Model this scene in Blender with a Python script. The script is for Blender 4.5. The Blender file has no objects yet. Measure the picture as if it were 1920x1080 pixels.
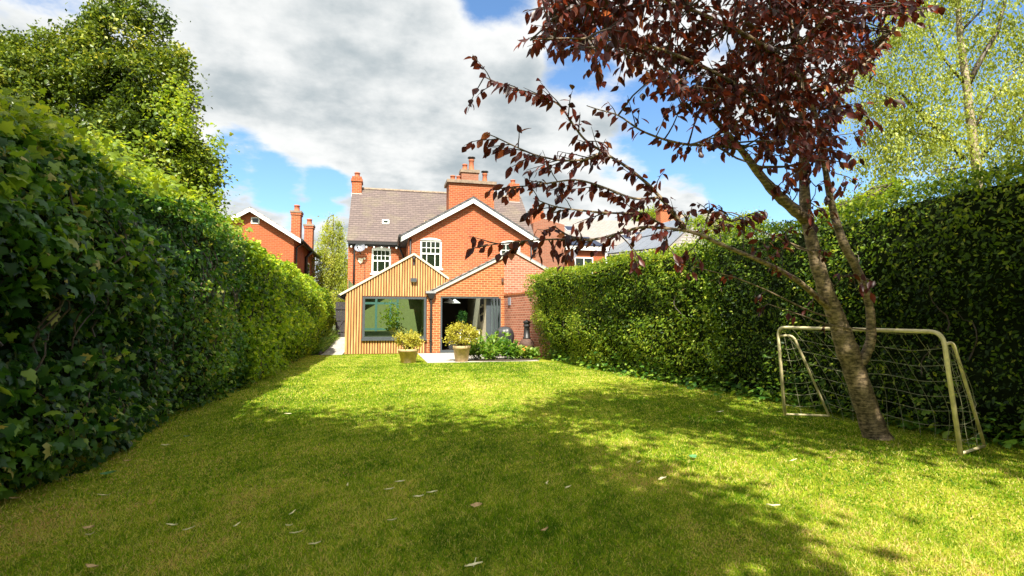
import bpy, math, random
import numpy as np
random.seed(7); RNG = np.random.default_rng(7)
sc = bpy.context.scene
col = sc.collection
R = math.radians

# ------------------------------------------------------------------ camera, world, sun
EYE = np.array([0., 0., 1.3]); FPX = 1000.
YAW = math.atan(.24); PIT = math.atan(.063)
FW = np.array([math.sin(YAW)*math.cos(PIT), math.cos(YAW)*math.cos(PIT), math.sin(PIT)])
RT = np.array([math.cos(YAW), -math.sin(YAW), 0.]); UP = np.cross(RT, FW)
cam_d = bpy.data.cameras.new('camera'); cam = bpy.data.objects.new('camera', cam_d); col.objects.link(cam)
cam.location = EYE; cam.rotation_euler = (math.pi/2+PIT, 0, -YAW)
cam_d.sensor_width = 36; cam_d.lens = 36*FPX/1920; cam_d.clip_end = 2000; cam_d.clip_start = .05
sc.camera = cam
SUN_EL, SUN_AZ = 50., 12.            # sun behind the camera, a little to its left
sun_d = bpy.data.lights.new('sun', 'SUN'); sun_d.energy = 5.0; sun_d.angle = R(.5); sun_d.color = (1, .93, .80)
sun = bpy.data.objects.new('sun', sun_d); col.objects.link(sun); sun.location = (0, 0, 40)
sun.rotation_euler = (R(90-SUN_EL), 0, R(-SUN_AZ))
sc.view_settings.view_transform = 'Standard'; sc.view_settings.look = 'None'
sc.view_settings.exposure = 1.25; sc.view_settings.gamma = 1
sc.cycles.max_bounces = 7; sc.cycles.diffuse_bounces = 3; sc.cycles.glossy_bounces = 3
sc.cycles.transmission_bounces = 4; sc.cycles.transparent_max_bounces = 8
sc.cycles.use_denoising = True

def ray(x, y): return FW*FPX + RT*(x-960) + UP*(540-y)
def on_ground(x, y, z=0.):
    d = ray(x, y); return EYE + d*((z-EYE[2])/d[2])
def at_y(x, y, Y): d = ray(x, y); return EYE + d*(Y/d[1])
def at_d(x, y, D): return EYE + ray(x, y)*(D/FPX)
def unit(v): v = np.asarray(v, float); return v/max(1e-9, np.linalg.norm(v))

world = bpy.data.worlds.new('World'); sc.world = world; world.use_nodes = True
nt = world.node_tree; N = nt.nodes; LK = nt.links; N.clear()
def wn(t, **k):
    n = N.new(t)
    for a, b in k.items(): setattr(n, a, b)
    return n
def wmath(op, a, b=None, c=None, clamp=False):
    n = wn('ShaderNodeMath', operation=op, use_clamp=clamp)
    for i, v in enumerate((a, b, c)):
        if v is None: continue
        if isinstance(v, (int, float)): n.inputs[i].default_value = v
        else: LK.new(v, n.inputs[i])
    return n.outputs[0]
def wrange(v, a, b, c=0., d=1.):
    n = wn('ShaderNodeMapRange', interpolation_type='SMOOTHSTEP')
    LK.new(v, n.inputs[0])
    for i, q in enumerate((a, b, c, d)): n.inputs[i+1].default_value = q
    return n.outputs[0]
sky = wn('ShaderNodeTexSky', sky_type='NISHITA', sun_disc=False, sun_elevation=R(SUN_EL), sun_rotation=R(180+SUN_AZ))
sky.air_density = 1.0; sky.dust_density = .3; sky.ozone_density = 2.0
tc = wn('ShaderNodeTexCoord'); sep = wn('ShaderNodeSeparateXYZ'); LK.new(tc.outputs['Generated'], sep.inputs[0])
zz = wmath('ADD', wmath('MAXIMUM', sep.outputs[2], 0.), .22)
cmb = wn('ShaderNodeCombineXYZ')
LK.new(wmath('DIVIDE', sep.outputs[0], zz), cmb.inputs[0]); LK.new(wmath('DIVIDE', sep.outputs[1], zz), cmb.inputs[1])
def cloud_noise(scale, detail, off, rough=.55):
    mp = wn('ShaderNodeMapping'); mp.inputs[1].default_value = off
    LK.new(cmb.outputs[0], mp.inputs[0])
    n = wn('ShaderNodeTexNoise'); n.inputs['Scale'].default_value = scale; n.inputs['Detail'].default_value = detail
    n.inputs['Roughness'].default_value = rough; LK.new(mp.outputs[0], n.inputs['Vector'])
    return n.outputs[0]
n1 = cloud_noise(4.2, 12, (3.1, 1.7, 0), .58); n2 = cloud_noise(2.6, 8, (7.3, 2.2, 0), .55); n3 = cloud_noise(5.0, 6, (1.3, 5.2, 0))
cover = wmath('ADD', wmath('MULTIPLY', wmath('SUBTRACT', n1, .5), 3.0), 1.0)
def gap(px, py, rad, amt):
    global cover
    d = unit(ray(px, py)); dp = wn('ShaderNodeVectorMath', operation='DOT_PRODUCT')
    LK.new(tc.outputs['Generated'], dp.inputs[0]); dp.inputs[1].default_value = d
    g_ = wrange(dp.outputs['Value'], math.cos(R(rad)), 1.)
    cover = wmath('SUBTRACT', cover, wmath('MULTIPLY', g_, amt))
for g_ in ((455, 320, 9, .85), (560, 360, 8, .9), (625, 358, 5, .6), (930, 30, 8, .7), (1085, 105, 9, .75), (1240, 225, 11, .9), (1330, 330, 13, .75),
           (1480, 340, 13, .7), (1680, 330, 14, .7), (1800, 60, 14, .9), (1640, 140, 11, .5), (30, 40, 10, .45), (1950, 250, 14, .8),
           (1270, 380, 6, -.7), (1010, 300, 12, -.5), (850, 200, 16, -.5), (600, 150, 24, -.35), (480, 385, 6, -.3), (950, 120, 7, -.5)): gap(g_[0], g_[1], g_[2]*.62, g_[3]*1.15)
mask = wrange(cover, .12, .85)
dens = wmath('ADD', wmath('MULTIPLY', wmath('SUBTRACT', n2, .5), 3.0), wmath('ADD', wmath('MULTIPLY', cover, .45), wmath('MULTIPLY', wmath('SUBTRACT', n3, .5), 1.0)))
shade = wrange(dens, .1, 1.25)
cmix = wn('ShaderNodeMix', data_type='RGBA'); LK.new(shade, cmix.inputs['Factor'])
cmix.inputs['A'].default_value = (4.25, 4.3, 4.25, 1); cmix.inputs['B'].default_value = (2.0, 2.3, 2.45, 1)
blue = wn('ShaderNodeMix', data_type='RGBA', blend_type='MULTIPLY'); blue.inputs['Factor'].default_value = 1
LK.new(sky.outputs[0], blue.inputs['A']); blue.inputs['B'].default_value = (.74, .92, 1.03, 1)
smix = wn('ShaderNodeMix', data_type='RGBA'); LK.new(mask, smix.inputs['Factor'])
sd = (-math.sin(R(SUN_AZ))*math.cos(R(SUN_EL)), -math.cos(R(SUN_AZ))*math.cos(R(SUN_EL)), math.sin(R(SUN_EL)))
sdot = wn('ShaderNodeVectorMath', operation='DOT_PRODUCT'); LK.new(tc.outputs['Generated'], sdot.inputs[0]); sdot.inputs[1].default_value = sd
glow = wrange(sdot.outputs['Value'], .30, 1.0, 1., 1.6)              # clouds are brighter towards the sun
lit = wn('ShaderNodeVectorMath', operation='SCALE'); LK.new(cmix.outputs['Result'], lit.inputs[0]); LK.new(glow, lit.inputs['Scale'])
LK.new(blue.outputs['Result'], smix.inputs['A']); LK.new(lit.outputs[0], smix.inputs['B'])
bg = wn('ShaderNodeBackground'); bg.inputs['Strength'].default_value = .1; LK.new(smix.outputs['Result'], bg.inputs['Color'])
wo = wn('ShaderNodeOutputWorld'); LK.new(bg.outputs[0], wo.inputs[0])

# ------------------------------------------------------------------ materials
class NT:
    def __init__(s, name):
        s.m = bpy.data.materials.new(name); s.m.use_nodes = True; s.t = s.m.node_tree; s.n = s.t.nodes; s.l = s.t.links
        s.p = s.n['Principled BSDF']; s.out = s.n['Material Output']
    def new(s, t, ins=None, **k):
        n = s.n.new(t)
        for a, b in k.items(): setattr(n, a, b)
        for a, b in (ins or {}).items():
            if isinstance(b, bpy.types.NodeSocket): s.l.new(b, n.inputs[a])
            else: n.inputs[a].default_value = b
        return n
    def link(s, a, b): s.l.new(a, b)
    def ramp(s, fac, cols):
        n = s.n.new('ShaderNodeValToRGB'); s.l.new(fac, n.inputs[0]); e = n.color_ramp.elements
        while len(e) < len(cols): e.new(.5)
        for q, (p, c) in zip(e, cols): q.position = p; q.color = (*c, 1)
        return n.outputs[0]
    def noise(s, scale, detail=4, vec=None, rough=.55):
        n = s.new('ShaderNodeTexNoise', {'Scale': scale, 'Detail': detail, 'Roughness': rough})
        if vec is None:
            vec = s.new('ShaderNodeTexCoord').outputs['Object']
        s.l.new(vec, n.inputs['Vector']); return n.outputs[0]
    def bump(s, h, strength=.3, dist=.02):
        b = s.new('ShaderNodeBump', {'Strength': strength, 'Distance': dist, 'Height': h}); s.l.new(b.outputs[0], s.p.inputs['Normal'])
def plain(name, c, rough=.6, var=.25, scale=6., metal=0., bump=0., coat=0.):
    t = NT(name); c = np.array(c)
    f = t.noise(scale, 6)
    t.link(t.ramp(f, [(.3, tuple(c*(1-var))), (.7, tuple(np.minimum(1, c*(1+var))))]), t.p.inputs['Base Color'])
    t.p.inputs['Roughness'].default_value = rough; t.p.inputs['Metallic'].default_value = metal
    if coat: t.p.inputs['Coat Weight'].default_value = coat
    if bump: t.bump(f, bump)
    return t.m
def leaf_mat(name, cols, trans=.35, rough=.45, spec=.5, tboost=2.2):
    t = NT(name)
    a = t.new('ShaderNodeAttribute', attribute_name='tint').outputs['Fac']
    c = t.ramp(a, cols)
    t.link(c, t.p.inputs['Base Color']); t.p.inputs['Roughness'].default_value = rough
    t.p.inputs['Specular IOR Level'].default_value = spec
    mul = t.new('ShaderNodeMix', {'Factor': 1., 'A': c, 'B': (tboost*1.15, tboost, tboost*.45, 1)}, data_type='RGBA', blend_type='MULTIPLY')
    tr = t.new('ShaderNodeBsdfTranslucent', {'Color': mul.outputs['Result']})
    mx = t.new('ShaderNodeMixShader', {0: trans, 1: t.p.outputs[0], 2: tr.outputs[0]})
    t.link(mx.outputs[0], t.out.inputs[0]); return t.m
def brick(name, c1, c2, mortar, rough=.85, dirt=.35):
    t = NT(name); uv = t.new('ShaderNodeTexCoord').outputs['UV']
    b = t.new('ShaderNodeTexBrick', {'Vector': uv, 'Color1': (*c1, 1), 'Color2': (*c2, 1), 'Mortar': (*mortar, 1), 'Scale': 1., 'Mortar Size': .011,
              'Mortar Smooth': .3, 'Bias': -.1, 'Brick Width': .25, 'Row Height': .095})
    n = t.noise(1.3, 6); n2_ = t.noise(17, 3)
    f = t.new('ShaderNodeMath', {0: n, 1: n2_}, operation='ADD').outputs[0]
    m = t.new('ShaderNodeMix', {'Factor': 1., 'A': b.outputs[0], 'B': t.ramp(f, [(.35, (1-dirt,)*3), (.65, (1.12,)*3)])}, data_type='RGBA', blend_type='MULTIPLY')
    t.link(m.outputs['Result'], t.p.inputs['Base Color']); t.p.inputs['Roughness'].default_value = rough
    t.p.inputs['Specular IOR Level'].default_value = .25
    inv = t.new('ShaderNodeMath', {0: 1., 1: b.outputs[1]}, operation='SUBTRACT').outputs[0]
    t.bump(inv, .5, .01); return t.m
def slate(name, c1, c2, w=.28, h=.2, moss=.2):
    t = NT(name); uv = t.new('ShaderNodeTexCoord').outputs['UV']
    b = t.new('ShaderNodeTexBrick', {'Vector': uv, 'Color1': (*c1, 1), 'Color2': (*c2, 1), 'Mortar': tuple(x*.72 for x in c1)+(1,), 'Scale': 1., 'Mortar Size': .024,
              'Mortar Smooth': .4, 'Bias': 0., 'Brick Width': w, 'Row Height': h})
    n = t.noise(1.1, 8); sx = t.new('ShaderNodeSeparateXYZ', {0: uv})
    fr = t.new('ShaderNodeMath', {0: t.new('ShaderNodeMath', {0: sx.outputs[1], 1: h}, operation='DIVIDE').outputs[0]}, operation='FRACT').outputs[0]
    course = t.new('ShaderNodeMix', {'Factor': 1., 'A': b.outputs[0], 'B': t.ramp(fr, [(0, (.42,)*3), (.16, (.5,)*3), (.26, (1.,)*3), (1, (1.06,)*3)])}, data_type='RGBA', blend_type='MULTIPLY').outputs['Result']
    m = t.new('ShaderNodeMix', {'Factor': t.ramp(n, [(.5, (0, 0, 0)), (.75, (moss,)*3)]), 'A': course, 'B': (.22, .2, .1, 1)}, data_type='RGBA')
    t.link(m.outputs['Result'], t.p.inputs['Base Color']); t.p.inputs['Roughness'].default_value = .75
    inv = t.new('ShaderNodeMath', {0: 1., 1: b.outputs[1]}, operation='SUBTRACT').outputs[0]
    t.bump(inv, .6, .02); return t.m
def glass_dark(name, c=(.012, .02, .01)):
    t = NT(name); t.p.inputs['Base Color'].default_value = (*c, 1); t.p.inputs['Roughness'].default_value = .04
    t.p.inputs['Specular IOR Level'].default_value = .5; t.bump(t.noise(.8, 1), .015); return t.m
def glass_clear(name, refl=.22, tint=(.80, .92, .72)):
    t = NT(name); tr = t.new('ShaderNodeBsdfTransparent', {'Color': (*tint, 1)})
    gl = t.new('ShaderNodeBsdfGlossy', {'Color': (.9, 1, .9, 1), 'Roughness': .015})
    fr = t.new('ShaderNodeFresnel', {'IOR': 1.5}); a = t.new('ShaderNodeMath', {0: fr.outputs[0], 1: refl}, operation='ADD').outputs[0]
    mx = t.new('ShaderNodeMixShader', {0: a, 1: tr.outputs[0], 2: gl.outputs[0]}); t.link(mx.outputs[0], t.out.inputs[0]); return t.m
def bark(name, c1, c2, rings=True):
    t = NT(name); co = t.new('ShaderNodeTexCoord').outputs['Object']
    mp = t.new('ShaderNodeMapping', {'Vector': co, 'Scale': (15, 15, 48 if rings else 9)})
    n = t.noise(1., 6, mp.outputs[0]); n2_ = t.noise(20, 8, None, .75)
    f = t.new('ShaderNodeMath', {0: n, 1: n2_}, operation='ADD'); f2 = t.new('ShaderNodeMath', {0: f.outputs[0], 1: .5}, operation='MULTIPLY').outputs[0]
    t.link(t.ramp(f2, [(.40, c1), (.49, tuple(a*.6+b*.4 for a, b in zip(c1, c2))), (.57, c2)]), t.p.inputs['Base Color'])
    t.p.inputs['Roughness'].default_value = .55; t.bump(f2, .7, .02); return t.m

M = {}
M['brick'] = brick('red_brick', (.36, .086, .030), (.23, .052, .021), (.33, .19, .105))
M['brick_ext'] = brick('warm_brick', (.34, .10, .034), (.22, .06, .022), (.42, .28, .135))
M['brick_old'] = brick('old_brick', (.36, .13, .08), (.23, .075, .045), (.42, .30, .22), dirt=.45)
M['brick_n'] = brick('neighbour_brick', (.34, .082, .028), (.28, .064, .023), (.28, .14, .075))
M['brick_b'] = brick('brown_brick', (.26, .10, .06), (.2, .08, .05), (.26, .16, .11))
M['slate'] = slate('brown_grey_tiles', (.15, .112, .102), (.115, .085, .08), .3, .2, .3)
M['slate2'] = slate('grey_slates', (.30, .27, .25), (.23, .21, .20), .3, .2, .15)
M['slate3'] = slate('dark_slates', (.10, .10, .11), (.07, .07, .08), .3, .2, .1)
M['white'] = plain('white_paint', (.80, .80, .76), .45, .06)
M['cream'] = plain('cream_trim', (.62, .55, .40), .55, .15)
M['black'] = plain('black_plastic', (.018, .017, .018), .45, .2)
M['anthra'] = plain('anthracite_frame', (.060, .072, .082), .4, .12)
M['lead'] = plain('lead_flashing', (.28, .29, .30), .5, .2)
M['terra'] = plain('terracotta', (.42, .13, .06), .8, .25, 9, bump=.2)
M['conc'] = plain('weathered_concrete', (.24, .18, .13), .9, .35, 7, bump=.3)
M['glass'] = glass_dark('window_glass')
M['clear'] = glass_clear('clear_glass', .13); M['clear2'] = glass_clear('door_glass', .12, (.75, .88, .9))
M['solar'] = plain('solar_glass', (.015, .022, .05), .35, .2); M['solar'].node_tree.nodes['Principled BSDF'].inputs['Specular IOR Level'].default_value = .15
M['solar2'] = plain('grey_solar_glass', (.17, .185, .21), .22, .15)
t = NT('oak_slats'); oi = t.new('ShaderNodeTexCoord').outputs['Object']
mp = t.new('ShaderNodeMapping', {'Vector': oi, 'Scale': (13.3, 1, .9)}); nn = t.noise(1., 5, mp.outputs[0])
t.link(t.ramp(nn, [(.3, (.36, .16, .045)), (.5, (.52, .28, .095)), (.7, (.64, .42, .18))]), t.p.inputs['Base Color']); t.p.inputs['Roughness'].default_value = .6; M['oak'] = t.m
M['oak_back'] = plain('dark_backing', (.13, .038, .012), .8, .3)
M['timber'] = plain('dark_timber', (.035, .032, .035), .75, .35, 5, bump=.3)
M['paving'] = None
t = NT('pale_paving'); uv = t.new('ShaderNodeTexCoord').outputs['UV']
b = t.new('ShaderNodeTexBrick', {'Vector': uv, 'Color1': (.50, .46, .40, 1), 'Color2': (.42, .40, .36, 1), 'Mortar': (.2, .18, .15, 1), 'Scale': 1., 'Mortar Size': .008, 'Brick Width': .9, 'Row Height': .6})
m_ = t.new('ShaderNodeMix', {'Factor': 1., 'A': b.outputs[0], 'B': t.ramp(t.noise(4, 6), [(.3, (.8,)*3), (.7, (1.1,)*3)])}, data_type='RGBA', blend_type='MULTIPLY')
t.link(m_.outputs['Result'], t.p.inputs['Base Color']); t.p.inputs['Roughness'].default_value = .8; M['paving'] = t.m
t = NT('lawn_turf'); nb = t.noise(.55, 5); ns = t.noise(38, 6); nm = t.noise(6, 5)
f = t.new('ShaderNodeMath', {0: nb, 1: nm}, operation='ADD').outputs[0]; f = t.new('ShaderNodeMath', {0: f, 1: ns}, operation='ADD').outputs[0]
f = t.new('ShaderNodeMath', {0: f, 1: 3.}, operation='DIVIDE').outputs[0]
t.link(t.ramp(f, [(.36, (.07, .11, .005)), (.47, (.20, .24, .012)), (.56, (.34, .35, .035)), (.66, (.42, .37, .09))]), t.p.inputs['Base Color'])
t.p.inputs['Roughness'].default_value = .9; t.p.inputs['Specular IOR Level'].default_value = .1; t.bump(ns, 1., .04); M['turf'] = t.m
M['ground'] = plain('rough_ground', (.07, .085, .025), .95, .4, 1.)
M['soil'] = plain('soil', (.05, .035, .02), .95, .4, 12, bump=.5)
M['goal'] = plain('weathered_cream_paint', (.76, .66, .38), .5, .25, 14, bump=.15)
M['net'] = plain('net_cord', (.25, .25, .14), .8, .1)
M['bark'] = bark('cherry_bark', (.032, .022, .013), (.32, .235, .14))
M['bark_birch'] = bark('birch_bark', (.08, .06, .03), (.46, .38, .25))
M['bark_dark'] = bark('dark_bark', (.03, .022, .015), (.10, .07, .045), False)
M['fabric'] = plain('cover_fabric', (.035, .036, .04), .4, .3, 8, bump=.4)
M['rust'] = plain('rusty_clay', (.085, .045, .032), .75, .35, 10, bump=.4)
M['dish'] = plain('dish_grey', (.20, .21, .25), .45, .1)
M['plaster'] = plain('beige_plaster', (.78, .70, .50), .9, .05)
M['dark_in'] = plain('dark_panelling', (.035, .022, .016), .7, .2)
M['olive_in'] = plain('olive_plaster', (.20, .215, .085), .9, .08)
M['floor_in'] = plain('dark_floor', (.045, .035, .03), .4, .2)
M['teal'] = plain('teal_frame', (.10, .20, .20), .5, .1)
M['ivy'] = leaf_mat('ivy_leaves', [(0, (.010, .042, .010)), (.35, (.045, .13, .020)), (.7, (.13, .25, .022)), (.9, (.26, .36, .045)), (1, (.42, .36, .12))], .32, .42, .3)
M['ivy_sun_tone'] = leaf_mat('ivy_leaves_sun_toned', [(0, (.016, .048, .008)), (.35, (.13, .24, .014)), (.7, (.28, .39, .025)), (1, (.48, .54, .07))], .42, .45, .25)  # lit copy of the ivy: sun on the farther hedges put into its colour
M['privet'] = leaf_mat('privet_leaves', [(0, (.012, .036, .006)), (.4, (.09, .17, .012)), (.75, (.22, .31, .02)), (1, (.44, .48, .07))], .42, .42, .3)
M['laurel'] = leaf_mat('evergreen_leaves', [(0, (.022, .046, .008)), (.4, (.075, .125, .012)), (.75, (.19, .25, .028)), (1, (.42, .43, .10))], .28, .4, .4)
M['lime'] = leaf_mat('lime_leaves', [(0, (.08, .15, .008)), (.5, (.19, .28, .018)), (1, (.36, .40, .04))], .45, .45, .4)
M['birch'] = leaf_mat('birch_leaves', [(0, (.10, .13, .015)), (.5, (.24, .31, .055)), (1, (.46, .50, .15))], .45, .42, .4)
M['plum'] = leaf_mat('purple_leaves', [(0, (.018, .005, .007)), (.5, (.062, .012, .010)), (.85, (.14, .028, .02)), (1, (.26, .09, .06))], .46, .40, .5, 3.4)
M['far_tree'] = leaf_mat('larch_leaves', [(0, (.13, .18, .02)), (.5, (.30, .36, .05)), (1, (.44, .46, .09))], .4, .5, .3)
M['grass'] = leaf_mat('grass_blades', [(0, (.045, .13, .003)), (.40, (.17, .33, .006)), (.72, (.40, .49, .03)), (.92, (.70, .66, .20)), (1, (.56, .42, .20))], .42, .55, .2, 1.6)
M['shrub'] = leaf_mat('golden_shrub_leaves', [(0, (.16, .18, .015)), (.5, (.38, .37, .04)), (1, (.6, .54, .12))], .35, .5, .3, 1.6)
M['herb'] = leaf_mat('bed_leaves', [(0, (.04, .12, .012)), (.5, (.14, .27, .03)), (1, (.36, .44, .12))], .35, .45, .4)
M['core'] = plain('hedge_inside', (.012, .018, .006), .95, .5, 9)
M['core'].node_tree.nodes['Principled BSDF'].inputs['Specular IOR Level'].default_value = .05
M['pot'] = plain('sandstone_pot', (.44, .32, .18), .85, .25, 9, bump=.3)
M['orange'] = plain('orange_petals', (.75, .25, .03), .6, .2)

# ------------------------------------------------------------------ object helpers
def props(o, label=None, cat=None, group=None, kind=None):
    for k, v in (('label', label), ('category', cat), ('group', group), ('kind', kind)):
        if v: o[k] = v
    return o
def thing(name, label, cat, loc=(0, 0, 0), group=None):
    o = bpy.data.objects.new(name, None); col.objects.link(o); o.location = [float(v) for v in loc]; o.empty_display_size = .2
    return props(o, label, cat, group)
def base_of(p):
    v = np.zeros(3)
    while p is not None: v += np.array(p.location); p = p.parent
    return v
class MB:
    def __init__(s): s.v = []; s.f = []
    def face(s, pts):
        i = len(s.v); s.v += [tuple(map(float, p)) for p in pts]; s.f.append(tuple(range(i, i+len(pts)))); return s
    def box(s, x0, x1, y0, y1, z0, z1):
        i = len(s.v)
        s.v += [(x, y, z) for z in (z0, z1) for y in (y0, y1) for x in (x0, x1)]
        s.f += [tuple(i+k for k in q) for q in ((0, 2, 3, 1), (4, 5, 7, 6), (0, 1, 5, 4), (2, 6, 7, 3), (0, 4, 6, 2), (1, 3, 7, 5))]; return s
    def hexa(s, b, t):                         # four bottom points, four top points
        i = len(s.v); s.v += [tuple(map(float, p)) for p in list(b)+list(t)]
        s.f += [tuple(i+k for k in q) for q in ((3, 2, 1, 0), (4, 5, 6, 7), (0, 1, 5, 4), (1, 2, 6, 5), (2, 3, 7, 6), (3, 0, 4, 7))]; return s
    def prism(s, pts, dv):                     # polygon extruded along dv
        n = len(pts); i = len(s.v); dv = np.array(dv)
        s.v += [tuple(map(float, p)) for p in pts] + [tuple(np.array(p)+dv) for p in pts]
        s.f.append(tuple(range(i+n-1, i-1, -1))); s.f.append(tuple(range(i+n, i+2*n)))
        for k in range(n): s.f.append((i+k, i+(k+1) % n, i+n+(k+1) % n, i+n+k))
        return s
    def tube(s, pts, rad, sides=8, cap=True):
        P = [np.array(p, float) for p in pts]; n = len(P)
        if np.isscalar(rad): rad = [rad]*n
        i0 = len(s.v); u = None
        for k in range(n):
            tg = unit(P[min(k+1, n-1)]-P[max(k-1, 0)])
            if u is None: u = unit(np.cross(tg, (0, 0, 1) if abs(tg[2]) < .9 else (1, 0, 0)))
            u = unit(u - tg*np.dot(u, tg)); w = np.cross(tg, u)
            for a in range(sides):
                q = 2*math.pi*a/sides; s.v.append(tuple(P[k]+rad[k]*(math.cos(q)*u+math.sin(q)*w)))
        for k in range(n-1):
            for a in range(sides):
                b = (a+1) % sides; s.f.append((i0+k*sides+a, i0+k*sides+b, i0+(k+1)*sides+b, i0+(k+1)*sides+a))
        if cap:
            s.f.append(tuple(i0+a for a in range(sides-1, -1, -1))); s.f.append(tuple(i0+(n-1)*sides+a for a in range(sides)))
        return s
    def lathe(s, c, prof, seg=20, cap=True):
        i0 = len(s.v); n = len(prof)
        for r, z in prof:
            for a in range(seg):
                q = 2*math.pi*a/seg; s.v.append((c[0]+r*math.cos(q), c[1]+r*math.sin(q), c[2]+z))
        for k in range(n-1):
            for a in range(seg):
                b = (a+1) % seg; s.f.append((i0+k*seg+a, i0+k*seg+b, i0+(k+1)*seg+b, i0+(k+1)*seg+a))
        if cap:
            s.f.append(tuple(i0+a for a in range(seg-1, -1, -1))); s.f.append(tuple(i0+(n-1)*seg+a for a in range(seg)))
        return s
    def build(s, name, mat, parent=None, smooth=False, origin=None):
        base = base_of(parent) if parent else np.array(origin if origin is not None else (0, 0, 0), float)
        V = np.array(s.v, float)
        me = bpy.data.meshes.new(name); me.from_pydata((V-base).tolist(), [], s.f); me.materials.append(mat)
        uvl = me.uv_layers.new(name='UVMap'); uv = np.zeros((len(me.loops), 2), np.float32); k = 0
        for f in s.f:
            P = V[list(f)]
            nn = np.zeros(3)
            for a in range(1, len(f)-1): nn += np.cross(P[a]-P[0], P[a+1]-P[0])
            nn = unit(nn)
            if abs(nn[2]) > .95: U = np.array([1., 0, 0]); W = np.array([0, 1., 0])
            else: U = unit(np.cross((0, 0, 1), nn)); W = np.cross(nn, U)
            uv[k:k+len(f), 0] = P@U; uv[k:k+len(f), 1] = P@W; k += len(f)
        uvl.data.foreach_set('uv', uv.ravel())
        if smooth: me.polygons.foreach_set('use_smooth', [len(f) == 4 for f in s.f])
        me.update()
        o = bpy.data.objects.new(name, me); col.objects.link(o)
        if parent: o.parent = parent
        else: o.location = base
        return o

def leaf_object(name, tmpl, pos, ydir, zdir, scale, tint, mat, parent=None, origin=None, smooth=False):
    """one mesh of many leaf-sized faces; tmpl = (verts, faces), y along the leaf, z its upper side"""
    tv, tf = np.array(tmpl[0], float), np.array(tmpl[1], int)
    base = base_of(parent) if parent else np.array(origin if origin is not None else (0, 0, 0), float)
    pos = np.asarray(pos, float); n = len(pos)
    y = ydir/np.linalg.norm(ydir, axis=1, keepdims=True).clip(1e-9)
    x = np.cross(y, zdir); x /= np.linalg.norm(x, axis=1, keepdims=True).clip(1e-9)
    z = np.cross(x, y); scale = np.asarray(scale, float)
    if scale.ndim == 1: scale = np.stack([scale]*3, 1)
    V = (pos-base)[:, None, :] + (tv[None, :, 0:1]*scale[:, None, 0:1])*x[:, None, :] + (tv[None, :, 1:2]*scale[:, None, 1:2])*y[:, None, :] + (tv[None, :, 2:3]*scale[:, None, 2:3])*z[:, None, :]
    k = tf.shape[1]; F = (tf[None]+(np.arange(n)*len(tv))[:, None, None]).reshape(-1)
    nf = n*len(tf)
    me = bpy.data.meshes.new(name); me.vertices.add(n*len(tv)); me.vertices.foreach_set('co', V.astype(np.float32).ravel())
    me.loops.add(nf*k); me.loops.foreach_set('vertex_index', F.astype(np.int32))
    me.polygons.add(nf); me.polygons.foreach_set('loop_start', (np.arange(nf)*k).astype(np.int32))
    at = me.attributes.new('tint', 'FLOAT', 'POINT'); at.data.foreach_set('value', np.repeat(np.asarray(tint).clip(0, 1), len(tv)).astype(np.float32))
    me.materials.append(mat); me.update(calc_edges=True); me.validate()
    if smooth: me.polygons.foreach_set('use_smooth', [True]*nf)
    o = bpy.data.objects.new(name, me); col.objects.link(o)
    if parent: o.parent = parent
    else: o.location = base
    return o
IVY = ([(0, .32, .04), (0, 0, -.02), (.30, -.08, -.06), (.52, .22, -.10), (.27, .40, .0), (.36, .62, -.06), (.16, .68, .0), (0, 1.02, -.10), (-.16, .68, .0), (-.36, .62, -.06), (-.27, .40, .0), (-.52, .22, -.10), (-.30, -.08, -.06)],
       [(0, a, a % 12+1) for a in range(1, 13)])
OVAL = ([(0, 0, 0), (.20, .30, .07), (.24, .52, .06), (.12, .82, -.02), (0, 1, -.14), (-.12, .82, -.02), (-.24, .52, .06), (-.20, .30, .07), (0, .35, 0), (0, .7, -.04)],
        [(0, 1, 8), (1, 2, 8), (2, 9, 8), (2, 3, 9), (3, 4, 9), (4, 5, 9), (5, 6, 9), (6, 8, 9), (6, 7, 8), (7, 0, 8)])
LEAF4 = ([(0, 0, 0), (.30, .45, .08), (0, 1, -.06), (-.30, .45, .08)], [(0, 1, 2), (0, 2, 3)])
BLADE = ([(-.5, 0, 0), (.5, 0, 0), (-.36, .55, .0), (.36, .55, 0), (0, 1, .32)], [(0, 1, 3), (0, 3, 2), (2, 3, 4)])
def rdir(n): v = RNG.normal(size=(n, 3)); return v/np.linalg.norm(v, axis=1, keepdims=True)
_W = [(RNG.normal(size=3)*1.0, RNG.uniform(0, 6.28)) for _ in range(24)]
def wob(P, freq, k0=0, k=6):
    P = np.atleast_2d(P); s_ = np.zeros(len(P))
    for w, ph in _W[k0:k0+k]: s_ += np.sin(P@w*freq+ph)
    return s_/k**.5

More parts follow.
